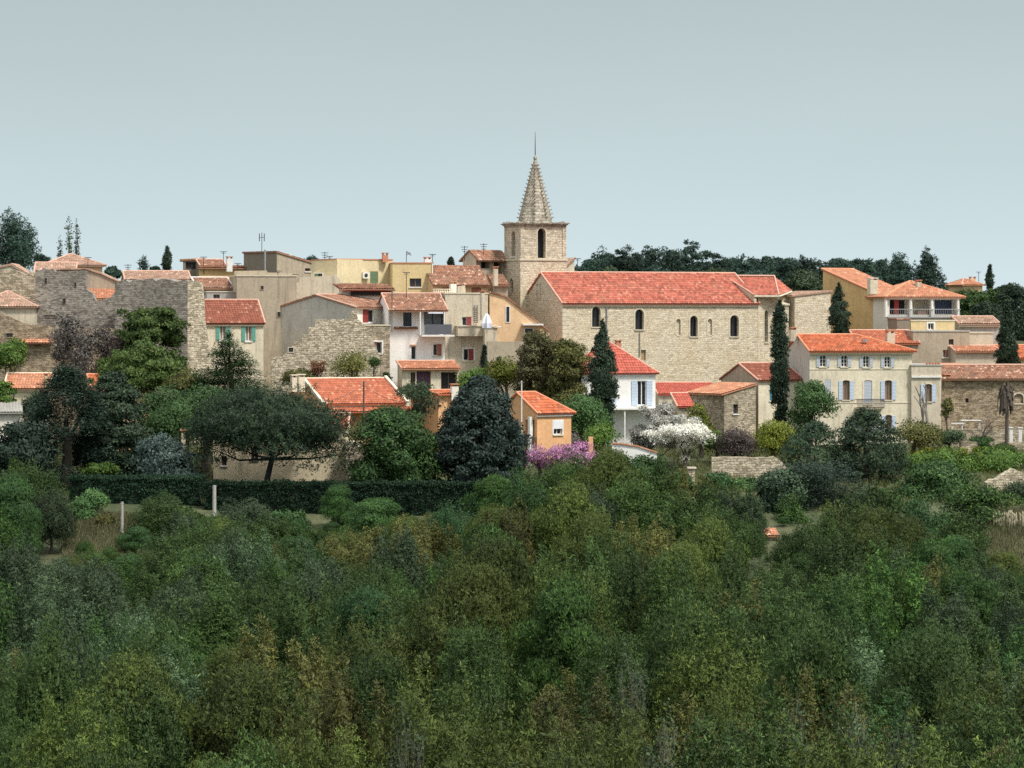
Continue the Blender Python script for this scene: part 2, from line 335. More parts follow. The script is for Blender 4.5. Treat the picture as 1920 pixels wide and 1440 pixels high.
def house(name, label, cat, xa, xb, xc, ye, yr, Y, yaw, roof='side', wm='cream', rm='tile_old', depth=None, wins=(), swins=(), ov=.35, lm=None, ap=.5, ridge='ridge_pink', hip=.5, group=None, chim=(), eave=None, hip_r=False, gut=False, par=None, zb=None):
    fr=Fr(xb,Y,yaw); w=fr.a_of(xc); d=depth or fr.b_of(xa); ze=fr.z(ye)
    if zb is None: zb=zground(fr,w,d)
    rt=par or root(name,label,cat,fr.at(w/2,d/2,max(zb+.6,-60)),group)
    mf=MB(); ml=MB(); sl=[]; rid=[]
    fh=[window(rt,fr,'f',0,*q[:4],**(q[4] if len(q)>4 else {})) for q in wins]
    lh=[window(rt,fr,'l',0,*q[:4],**(q[4] if len(q)>4 else {})) for q in swins]
    g=.12
    if roof in('side','hip','hipr'):
        zr=fr.z(yr,0 if roof=='side' else w/2,d/2); m_=(zr-ze)/(d/2); zo=ze-ov*m_
        ft=[(0,ze),(w,ze)]; lt=[(0,ze),(d/2,zr),(d,ze)] if roof!='hip' else [(0,ze),(d,ze)]; rtp=[(0,ze),(d/2,zr),(d,ze)] if roof=='side' else [(0,ze),(d,ze)]; bt=ft
        hi=hip*d/2; xl=-g if roof!='hip' else -ov; rl=-g if roof!='hip' else min(hi,w*.49)
        xr=w+g if roof=='side' else w+ov; rr=w+g if roof=='side' else w-min(hi,w*.49)
        sl=[((xl,-ov,zo),(xr,-ov,zo),(rr,d/2,zr),(rl,d/2,zr)),((xl,d+ov,zo),(xr,d+ov,zo),(rr,d/2,zr),(rl,d/2,zr))]
        if roof=='hip': sl.append(((xl,d+ov,zo),(xl,-ov,zo),(rl,d/2,zr),(rl,d/2,zr)))
        if roof!='side': sl.append(((xr,-ov,zo),(xr,d+ov,zo),(rr,d/2,zr),(rr,d/2,zr)))
        rid=[[(rl,d/2,zr),(rr,d/2,zr)]]
        if roof!='side': rid+=[[(xr,-ov,zo),(rr,d/2,zr)]]
        if roof=='hip': rid+=[[(xl,-ov,zo),(rl,d/2,zr)]]
        if roof!='hip': rid+=[[(xl,-ov,zo),(rl,d/2,zr)]]
        if roof=='side': rid+=[[(xr,-ov,zo),(rr,d/2,zr)]]
    elif roof=='front':
        zr=fr.z(yr,w*ap,0); ft=[(0,ze),(w*ap,zr),(w,ze)]; bt=ft; lt=rtp=[(0,ze),(d,ze)]
        m1=(zr-ze)/(w*ap); m2=(zr-ze)/(w*(1-ap))
        sl=[((-ov,d+g,ze-ov*m1),(-ov,-g,ze-ov*m1),(w*ap,-g,zr),(w*ap,d+g,zr)),((w+ov,-g,ze-ov*m2),(w+ov,d+g,ze-ov*m2),(w*ap,d+g,zr),(w*ap,-g,zr))]
        rid=[[(w*ap,-g,zr),(w*ap,d+g,zr)]]
    elif roof=='shed':
        zr=fr.z(yr,0,d); m_=(zr-ze)/d; ft=[(0,ze),(w,ze)]; bt=[(0,zr),(w,zr)]; lt=rtp=[(0,ze),(d,zr)]
        sl=[((-g,-ov,ze-ov*m_),(w+g,-ov,ze-ov*m_),(w+g,d+g,zr+g*m_),(-g,d+g,zr+g*m_))]; rid=[[(-g,d+g,zr+g*m_),(w+g,d+g,zr+g*m_)],[(-g,-ov,ze-ov*m_),(-g,d+g,zr+g*m_)]]
    elif roof=='shedu':
        zr=fr.z(yr,w,0); ft=[(0,ze),(w,zr)]; bt=ft; lt=[(0,ze),(d,ze)]; rtp=[(0,zr),(d,zr)]; m_=(zr-ze)/w
        if zr>ze: sl=[((-ov,d+g,ze-ov*m_),(-ov,-g,ze-ov*m_),(w+g,-g,zr+g*m_),(w+g,d+g,zr+g*m_))]
        else: sl=[((w+ov,-g,zr+ov*m_),(w+ov,d+g,zr+ov*m_),(-g,d+g,ze-g*m_),(-g,-g,ze-g*m_))]
    elif roof=='flat':
        zr=ze; ft=bt=[(0,ze),(w,ze)]; lt=rtp=[(0,ze),(d,ze)]
    wall(mf,fr,'f',w,zb,ft,fh); wall(mf,fr,'f',w,zb,bt,(),off=d)
    wall(ml if lm else mf,fr,'l',d,zb,lt,lh); wall(mf,fr,'l',d,zb,rtp,(),off=w)
    mf.build('wall',wm,rt)
    if lm: ml.build('gable_wall',lm,rt)
    rm_=MB()
    for q in sl: tiles(rm_,*[fr.at(*p)+V((0,0,.13)) for p in q])
    if roof=='flat': rm_.box(fr.at(-.06,-.06,0),fr.u,w+.12,fr.v,d+.12,ze,ze+.12)
    ro=rm_.build('roof',rm,rt)
    if rid and ridge:
        q=MB()
        for s in rid: q.tube([fr.at(*p)+V((0,0,.17)) for p in s],.085,6)
        q.build('ridge_tiles',ridge,ro)
    if eave:
        q=MB(); q.box(fr.at(-.05,-ov*.55,0),fr.u,w+.1,fr.v,ov*.55-.01,ze-.28,ze-.02+0*.1); q.build('cornice',eave,rt)
    if gut:
        q=MB(); q.box(fr.at(-.1,-ov-.1,0),fr.u,w+.2+ov*.5,fr.v,.12,ze-ov*m_-.12,ze-ov*m_+.04); q.build('gutter','trim_white',rt)
    for c in chim: chimney(rt,*c)
    return fr,w,d,rt,ze,zb
def chimney(par, x0, x1, yt, yb, Y, mat='cream', d=.6, cap='terracotta', yaw=15, pots=True):
    f=Fr(x0,Y,yaw); w=f.a_of(x1); zt=f.z(yt); z0=f.z(yb)-.3; c=MB()
    c.box(f.at(0,0,0),f.u,w,f.v,d,z0,zt-.22)
    o=c.build('chimney',mat,par); q=MB()
    for a in (0.02,w-.12): q.box(f.at(a,.03,0),f.u,.1,f.v,d-.06,zt-.22,zt-.06)
    q.box(f.at(-.07,-.07,0),f.u,w+.14,f.v,d+.14,zt-.06,zt+.02); q.build('chimney_cap',cap,o)
def prism(name, label, cat, pts, Y, yaw, depth, mat, zb=None, group=None, par=None, part=None, px0=None, rough=0, flatbase=False):
    """front outline in pixels (top edge left to right), carried down to the ground, extruded back"""
    fr=Fr(pts[0][0] if px0 is None else px0,Y,yaw); top=[(fr.a_of(x),y) for x,y in pts]; top=[(a,fr.z(y,a)) for a,y in top]
    if rough:
        q=[]
        for (a,z),(a2,z2) in zip(top,top[1:]):
            n=max(1,int(abs(a2-a)/.35))
            for k in range(n): t=k/n; q.append((a+(a2-a)*t+random.uniform(-.05,.05), z+(z2-z)*t+random.uniform(-rough,rough)*(0 if k==0 and not q else 1)))
        q.append(top[-1]); top=q
    w=top[-1][0]
    if zb is None: zb=zground(fr,w,depth)
    mb=MB(); n=len(top)
    for i in range(n-1):
        (a,z),(a2,z2)=top[i],top[i+1]
        mb.face([fr.at(a,0,zb),fr.at(a2,0,zb),fr.at(a2,0,z2),fr.at(a,0,z)])
        mb.face([fr.at(a,0,z),fr.at(a2,0,z2),fr.at(a2,depth,z2),fr.at(a,depth,z)])
        mb.face([fr.at(a,depth,zb),fr.at(a2,depth,zb),fr.at(a2,depth,z2),fr.at(a,depth,z)])
    for a,z in (top[0],top[-1]): mb.face([fr.at(a,0,zb),fr.at(a,depth,zb),fr.at(a,depth,z),fr.at(a,0,z)])
    if par is not None: o=mb.build(part or 'wall',mat,par); return fr,o
    rt=root(name,label,cat,fr.at(w/2,depth/2,zb+.6),group); mb.build('wall',mat,rt)
    return fr,rt
def flatwin(par, fr, x0,y0,x1,y1, frame='trim_white', pane='glass', shut=None, kind=None, b=0, t=.07):
    a0,a1=fr.a_of(x0,b),fr.a_of(x1,b); z1=fr.z(y0,a0,b); z0=fr.z(y1,a0,b); f=MB()
    for q in ((a0-t,a0,z0-t,z1+t),(a1,a1+t,z0-t,z1+t),(a0,a1,z0-t,z0),(a0,a1,z1,z1+t)): f.box(fr.at(q[0],b-.06,0),fr.u,q[1]-q[0],fr.v,.1,q[2],q[3])
    wo=f.build('window',frame,par); p=MB(); p.box(fr.at(a0,b-.012,0),fr.u,a1-a0,fr.v,.04,z0,z1); p.build('pane',pane,wo)
    if shut:
        s=MB(); l,r={'left':(a0,(a0+a1)/2),'right':((a0+a1)/2,a1),'closed':(a0,a1)}[kind]; s.box(fr.at(l,b-.05,0),fr.u,r-l,fr.v,.03,z0,z1); s.build('shutter',shut,wo)
    return wo
# ---------------------------------------------------------------- foliage
def leaf_mesh(name, clumps, n, size, seed, mat, up=.35, asp=.45, shell=.55, tri=False, flat=0.0, tuft=0, spike=0.0, low=0.25):
    """clumps: rows (x,y,z,rx,ry,rz). Leaves are small faces scattered through the clump shells, or in little sprigs."""
    r=np.random.default_rng(seed); c=np.array(clumps,float)
    ar=(c[:,3]*c[:,4]*c[:,5])**(2/3); pr=ar/ar.sum()
    nt=n//tuft if tuft else n
    idx=r.choice(len(c),nt,p=pr); q=c[idx]
    d=r.normal(size=(nt,3)); d/=np.linalg.norm(d,axis=1,keepdims=True)
    d[:,2]=np.where((d[:,2]<0)&(r.random(nt)>low),-d[:,2],d[:,2])
    rad=1-(1-shell)*r.random(nt)**1.5+r.normal(size=nt)*.05
    p=q[:,:3]+d*q[:,3:6]*rad[:,None]
    if tuft:
        p=np.repeat(p,tuft,0); d=np.repeat(d,tuft,0); tb=np.repeat(r.random(nt),tuft); m=len(p)
        dirs=d*.6+r.normal(size=(m,3))*.75; dirs[:,2]+=up
    else:
        m=nt; tb=r.random(nt); dirs=d*.45+r.normal(size=(m,3))*.8; dirs[:,2]+=up
    if flat: dirs[:,2]*=(1-flat)
    if not flat:      # leaves lie over the clump they grow from, like a loose thatch
        cen=c[:,:3].mean(0); cd=p-cen; cd/=(np.linalg.norm(cd,axis=1,keepdims=True)+1e-6)
        nn=d*.62+cd*.38+r.normal(size=(m,3))*.34; nn/=np.linalg.norm(nn,axis=1,keepdims=True)
        dirs=dirs-nn*((dirs*nn).sum(1,keepdims=True)*.8)
        side=np.cross(nn,dirs)
    else: side=np.cross(dirs,r.normal(size=(m,3)))
    dirs/=np.linalg.norm(dirs,axis=1,keepdims=True)
    side/=np.linalg.norm(side,axis=1,keepdims=True)
    if flat: side[:,2]*=(1-flat); 
    s=size*(.6+.8*r.random(m))
    if spike: s*=1+spike*(r.random(m)>.93)
    L=dirs*s[:,None]; W=side*(s*asp*.5)[:,None]
    if tuft: p=p+dirs*(s*.1)[:,None]
    if tri: v=np.stack([p-W,p+W,p+L],1); k=3
    else: v=np.stack([p-W*.5,p+L*.5-W,p+L,p+L*.5+W],1); k=4
    v=v.reshape(-1,3); me=bpy.data.meshes.new(name)
    me.vertices.add(len(v)); me.vertices.foreach_set('co',v.ravel())
    me.loops.add(m*k); me.loops.foreach_set('vertex_index',np.arange(m*k,dtype=np.int32))
    me.polygons.add(m); me.polygons.foreach_set('loop_start',np.arange(0,m*k,k,dtype=np.int32)); me.polygons.foreach_set('loop_total',np.full(m,k,dtype=np.int32))
    me.update(calc_edges=True)
    at=me.attributes.new('tint','FLOAT','FACE'); tv=np.clip(.5*tb+.5*r.random(m)+(r.normal(size=m)*.08),0,1); at.data.foreach_set('value',tv.astype(np.float32))
    me.materials.append(M[mat]); return me
def trunk_mb(h, r0, targets, seed, lean=0, bend=.15, n=7, top=None):
    rd=random.Random(seed); mb=MB(); th=top if top else h
    pts=[V((lean*t+rd.uniform(-bend,bend)*(t>0),rd.uniform(-bend,bend)*(t>0),th*t)) for t in (0,.25,.5,.75,1)]
    mb.tube([pts[0]+V((0,0,-.5))]+pts,[r0*1.35,r0*1.15,r0*.95,r0*.8,r0*.6,r0*.35],n)
    for t in targets:
        t=V(t); b=pts[2+rd.randrange(2)] if t.z>pts[2].z else pts[1]; mid=(b+t)/2+V((rd.uniform(-.3,.3),rd.uniform(-.3,.3),-.15*(t-b).length*rd.random()))
        mb.tube([b,mid,t],[r0*.45,r0*.3,r0*.1],5,False)
    return mb
def lobes(kind, w, h, seed, dens=1.0, d=None):
    """clumps of a crown w wide, h high, its base at z=0"""
    r=np.random.default_rng(seed); out=[]; rx=w/2; ry=(d or w)/2; D=dens
    if kind=='round':       # broad lumpy dome
        n=int(44*D)
        for i in range(n):
            a=r.uniform(0,6.283); t=r.random()**.6; e=r.uniform(-.85,1.0)
            cz=h*.42+e*h*.40; k=math.sqrt(max(.05,1-max(0,e)**2*.9)) if e>0 else 1-.12*abs(e)
            s=r.uniform(.11,.21)*w
            out.append((math.cos(a)*(rx-s*.62)*t*k,math.sin(a)*(ry-s*.62)*t*k,cz,s*r.uniform(.8,1.1),s*r.uniform(.8,1.1),min(s*.75,h*.25)))
    elif kind=='scrub':     # uneven evergreen, several pointed tops
        n=int(34*D)
        for i in range(n):
            a=r.uniform(0,6.283); t=r.random()**.55; k=1-.25*r.random()
            s=r.uniform(.085,.17)*w; top=h*(1-.5*t**2)*r.uniform(.72,1.02)
            for z in (top-s*1.0,top-s*2.3,top-s*3.4): 
                if z>0: out.append((math.cos(a)*(rx-s*.5)*t*k,math.sin(a)*(ry-s*.5)*t*k,z,s*(.7 if z>top-s*1.1 else .95),s*.85,s*1.2))
    elif kind=='plume':     # upright feathery shoots packed together
        for i in range(int(20*D)):
            a=r.uniform(0,6.283); t=r.random()**.55; x=math.cos(a)*rx*t*.86; y=math.sin(a)*ry*t*.86
            top=h*(1-.42*t**2)*r.uniform(.62,1.03); s=w*r.uniform(.075,.13); z=top-s*1.2; k=.55
            while z>h*.02 and k<1.9:
                out.append((x+r.normal()*s*.3,y+r.normal()*s*.3,z,s*k,s*k,s*1.5)); z-=s*1.35; k=min(1.25,k+.28) if k<1.2 else k+.12
    elif kind=='pine':      # flat topped masses on spreading limbs
        n=int(30*D)
        for i in range(n):
            a=r.uniform(0,6.283); t=r.random()**.5; s=r.uniform(.10,.17)*w
            cz=h*(.30+.52*r.random())*(1-.25*t)+h*.12*(1-t)
            out.append((math.cos(a)*(rx-s*.7)*t,math.sin(a)*(ry-s*.7)*t,cz,s,s,s*.5))
            for j in range(2): out.append((math.cos(a)*(rx-s*.5)*t+r.normal()*s*.5,math.sin(a)*(ry-s*.5)*t+r.normal()*s*.5,cz+s*r.uniform(-.1,.5),s*.5,s*.5,s*.35))
    elif kind=='cedar':     # horizontal layers narrowing upward
        nl=max(5,int(h/.85)); 
        for i in range(nl):
            t=i/(nl-1); lr=rx*(1-t)**.8+.12*w*.3; z=h*(.05+.9*t)
            for j in range(max(4,int(16*(1-t)*D)+3)):
                a=r.uniform(0,6.283); q=lr*r.uniform(.35,.95); s=lr*.42+.3
                out.append((math.cos(a)*q,math.sin(a)*q,z-q*.10+r.normal()*.12,s,s,.30+.02*h*.3))
    elif kind=='cone':      # dense conifer
        nl=max(6,int(h/.7))
        for i in range(nl):
            t=i/(nl-1); lr=rx*(1-t**1.6)*.98+.05*w
            for j in range(int(7*D)):
                a=r.uniform(0,6.283); q=lr*.62*r.uniform(.6,1.05); s=lr*.42+.1
                out.append((math.cos(a)*q,math.sin(a)*q,h*(.05+.92*t),s,s,h/nl*1.0))
    elif kind=='ovoid':
        nl=max(6,int(h/.6))
        for i in range(nl):
            t=i/(nl-1); lr=rx*math.sqrt(max(.03,1-((t-.3)/.71)**2))*r.uniform(.88,1.05)
            for j in range(int(9*D)):
                a=r.uniform(0,6.283); s=rx*r.uniform(.12,.33); q=max(0,lr-s*.7)*r.uniform(.65,1.12)
                out.append((math.cos(a)*q,math.sin(a)*q,h*(.04+.9*t),s,s,s*.7))
    elif kind=='layers':    # flat boughs stacked under a domed top
        nl=max(5,int(h/.7))
        for i in range(nl):
            t=i/(nl-1); lr=rx*math.sqrt(max(.08,1-((t-.25)/.8)**2)); z=h*(.06+.9*t)
            for j in range(int(9*D)):
                a=r.uniform(0,6.283); q=lr*r.uniform(.3,.98); s=rx*r.uniform(.16,.3)
                out.append((math.cos(a)*q,math.sin(a)*q,z-q*.12+r.normal()*.42,s,s,s*r.uniform(.28,.5)))
    elif kind=='cypress':
        nl=max(8,int(h/.45))
        for i in range(nl):
            t=i/(nl-1); lr=rx*min(1,(.55+t*1.6))*(1-max(0,(t-.42)/.58)**1.7)*r.uniform(.95,1.04)+.04*w
            for j in range(5):
                a=r.uniform(0,6.283); s=max(.12,lr*.62)
                out.append((math.cos(a)*(lr-s*.8),math.sin(a)*(lr-s*.8),h*(.02+.96*t),s,s,h/nl*1.1))
    elif kind=='column':
        nl=max(8,int(h/.5))
        for i in range(nl):
            t=i/(nl-1); lr=rx*(1-max(0,(t-.75)/.25)**2*.8)*r.uniform(.92,1.05)*(.8+.2*min(1,t*4))
            for j in range(5):
                a=r.uniform(0,6.283); s=max(.1,lr*.6)
                out.append((math.cos(a)*(lr-s*.8),math.sin(a)*(lr-s*.8),h*(.02+.96*t),s,s,h/nl))
    elif kind=='bush':
        n=int(16*D)
        for i in range(n):
            a=r.uniform(0,6.283); t=r.random()**.5; s=r.uniform(.18,.3)*min(w,h*1.6)
            out.append((math.cos(a)*max(.05,rx-s*.7)*t,math.sin(a)*max(.05,ry-s*.7)*t,h*(.2+.6*r.random()*(1-.5*t*t)),s,s,min(s,h*.32)))
    return out
STY=dict(round=dict(asp=.55,up=.3),scrub=dict(asp=.30,up=1.1,tuft=5,spike=.7),pine=dict(asp=.22,up=.55,tuft=6),cedar=dict(asp=.4,flat=.75,up=.05,shell=.3),
 cone=dict(asp=.4,up=-.1),layers=dict(asp=.4,flat=.6,up=.1,shell=.3),ovoid=dict(asp=.5,up=.1),cypress=dict(asp=.35,up=1.1),column=dict(asp=.4,up=.9),bush=dict(asp=.5,up=.4),twig=dict(asp=.06,up=.5),blossom=dict(asp=.8,up=.2,shell=.15))
_sd=[100]
def crown_mesh(kind,w,h,n,size,mat,style=None,dens=1.0,d=None,extra=None,**kw):
    _sd[0]+=1; c=lobes(kind,w,h,_sd[0],dens,d)
    if extra: c+=extra
    st=dict(STY[style or kind]); st.update(kw)
    return leaf_mesh('crown',c,n,size,_sd[0],mat,**st),c
def tree(name,label,px,pt,pb,wpx,Y,kind,mat,cat='tree',n=9000,size=.26,bark='bark',r0=None,group=None,style=None,dens=1.0,d=None,zb=None,lean=0,limbs=5,cx=None,zoff=0,**kw):
    """px centre, pt top, pb crown bottom, wpx width (pixels of the 1920 picture) at distance Y"""
    X=(px-960)/FPX*Y; zt=(HY-pt)/FPX*Y; zc=(HY-pb)/FPX*Y; w=wpx/FPX*Y; h=zt-zc
    g=ground(X,Y) if zb is None else zb
    g=min(g,zc); rt=root(name,label,cat,(X,Y,g),group)
    me,c=crown_mesh(kind,w,h,n,size,mat,style,dens,d,**kw)
    co=bpy.data.objects.new('crown',me); COL.objects.link(co); co.parent=rt; co.location=(0,0,zc-g); ORG[co]=ORG[rt]
    rd=random.Random(_sd[0]); tg=[(q[0],q[1],q[2]+zc-g) for q in rd.sample(c,min(limbs,len(c)))]
    mb=trunk_mb(h*.6+zc-g,r0 or max(.08,.035*w+.02*h),tg,_sd[0],lean,bend=.04*w)
    mb.v=[(a+X,b+Y,z+g) for a,b,z in mb.v]; mb.build('trunk',bark,rt); return rt
def bare_tree(name,label,px,pt,pb,wpx,Y,bark='bark_pale',depth=4,r0=.16,n0=3,cat='tree',leaves=None,ls=.15,seed=1,group=None,spread=.55,upr=.5):
    X=(px-960)/FPX*Y; zt=(HY-pt)/FPX*Y; g=ground(X,Y); zc=(HY-pb)/FPX*Y; g=min(g,zc); H=zt-g; w=wpx/FPX*Y
    rd=random.Random(seed); rt=root(name,label,cat,(X,Y,g),group); t=MB(); tips=[]
    def grow(p,d,L,r,k):
        q=p+d*L*.5+V((rd.uniform(-1,1),rd.uniform(-1,1),0))*L*.06; e=p+d*L
        (t if k>depth-2 else bt).tube([p,q,e],[r,r*.85,r*.65],6 if r>.04 else 3,False)
        tips.append(e)
        if k==0: return
        for i in range(rd.choice((2,3)) if k<depth else n0):
            nd=(d+V((rd.gauss(0,spread),rd.gauss(0,spread),rd.uniform(0,upr)))).normalized(); grow(e if rd.random()<.7 else q,nd,L*rd.uniform(.6,.85),r*.58,k-1)
    bt=MB(); grow(V((0,0,-.4)),V((0,0,1)),1.0,r0/H*2.2,depth)
    al=t.v+bt.v; mz=max(v[2] for v in al); mx=max(abs(v[0]) for v in al)
    kz=H/mz; kx=w/2/mx
    for b_ in (t,bt): b_.v=[(a*kx+X,b*kx+Y,c*kz+g) for a,b,c in b_.v]
    t.build('trunk',bark,rt); bt.build('branches',bark,rt)
    if leaves:
        cl=[(e.x*kx,e.y*kx,e.z*kz,.5,.5,.4) for e in tips if e.z>.6]
        me=leaf_mesh('crown',cl,leaves[1],ls,seed,leaves[0],asp=.7); co=bpy.data.objects.new('crown',me); COL.objects.link(co); co.parent=rt; ORG[co]=ORG[rt]
    return rt
# ---------------------------------------------------------------- sky and sun
SUN_EL, SUN_AZ = 56, 130          # azimuth clockwise from +Y
S.world=bpy.data.worlds.new('World'); S.world.use_nodes=True; nt=S.world.node_tree; bg=nt.nodes['Background']
sk=nt.nodes.new('ShaderNodeTexSky'); sk.sky_type='NISHITA'; sk.sun_disc=False; sk.sun_elevation=R(SUN_EL); sk.sun_rotation=R(SUN_AZ)
sk.air_density=1.3; sk.dust_density=5; sk.ozone_density=1.5; sk.altitude=100
tc=nt.nodes.new('ShaderNodeTexCoord'); mp=N(nt,'ShaderNodeMapping'); mp.inputs['Scale'].default_value=(1,1,3.5); nt.links.new(tc.outputs['Generated'],mp.inputs[0])
cl=noise(nt,mp.outputs[0],1.6,5,.55)
cloud=ramp(nt,cl,[(.3,(.94,.94,.94)),(.7,(1.04,1.04,1.04))])
sx=nt.nodes.new('ShaderNodeSeparateXYZ'); nt.links.new(tc.outputs['Generated'],sx.inputs[0])
cloud=mixc(nt,cloud,ramp(nt,sx.outputs[2],[(0,(6.2,7.45,7.8)),(.05,(5.0,6.05,6.3)),(.11,(3.9,4.65,4.8)),(.5,(9.6,10.0,10.1))]),1,'MULTIPLY')
# thin cloud veils the whole sky and is brighter towards the zenith
mx=mixc(nt,sk.outputs[0],cloud,.9); nt.links.new(mx,bg.inputs['Color']); bg.inputs['Strength'].default_value=.1
sd=bpy.data.lights.new('sun','SUN'); sd.energy=3.6; sd.angle=R(9); sd.color=(1,.945,.86); so=bpy.data.objects.new('sun',sd); COL.objects.link(so)
e,a=R(SUN_EL),R(SUN_AZ); so.rotation_euler=V((math.sin(a)*math.cos(e),math.cos(a)*math.cos(e),math.sin(e))).to_track_quat('Z','Y').to_euler()
S.view_settings.view_transform='Standard'; S.view_settings.look='None'; S.view_settings.exposure=.28; S.view_settings.gamma=1
S.cycles.use_denoising=False; S.cycles.max_bounces=5; S.cycles.diffuse_bounces=3; S.cycles.transparent_max_bounces=4
# ---------------------------------------------------------------- ground
def groundmat():
    m,nt,b=newmat('ground_mat'); g=nt.nodes.new('ShaderNodeNewGeometry').outputs['Position']
    n1=noise(nt,g,.12,5); n2=noise(nt,g,2.2,6,.7)
    c=ramp(nt,n1,[(.35,(.035,.05,.02)),(.5,(.06,.075,.03)),(.65,(.10,.10,.05))])
    c=mixc(nt,c,ramp(nt,n2,[(.3,(.5,.5,.5)),(.7,(1.3,1.3,1.2))]),1,'MULTIPLY')
    nt.links.new(c,b.inputs['Base Color']); b.inputs['Roughness'].default_value=1; bump(nt,b,n2,.6,.1); return m
MATS['ground']=groundmat()
def build_ground():
    xs=list(np.concatenate([np.linspace(-2500,-130,14),np.linspace(-120,120,81),np.linspace(130,2500,14)]))
    ys=list(np.concatenate([np.linspace(-60,60,16),np.linspace(64,400,110),np.linspace(410,700,40),np.linspace(760,3000,14)]))
    mb=MB(); mb.v=[(x,y,ground(x,y)) for y in ys for x in xs]; w=len(xs)
    for j in range(len(ys)-1):
        for i in range(w-1): a=j*w+i; mb.f.append((a,a+1,a+w+1,a+w)); mb.uv.append(None)
    o=mb.build('ground','ground',origin=(0,0,0)); o['kind']='structure'
    for p in o.data.polygons: p.use_smooth=True
build_ground()
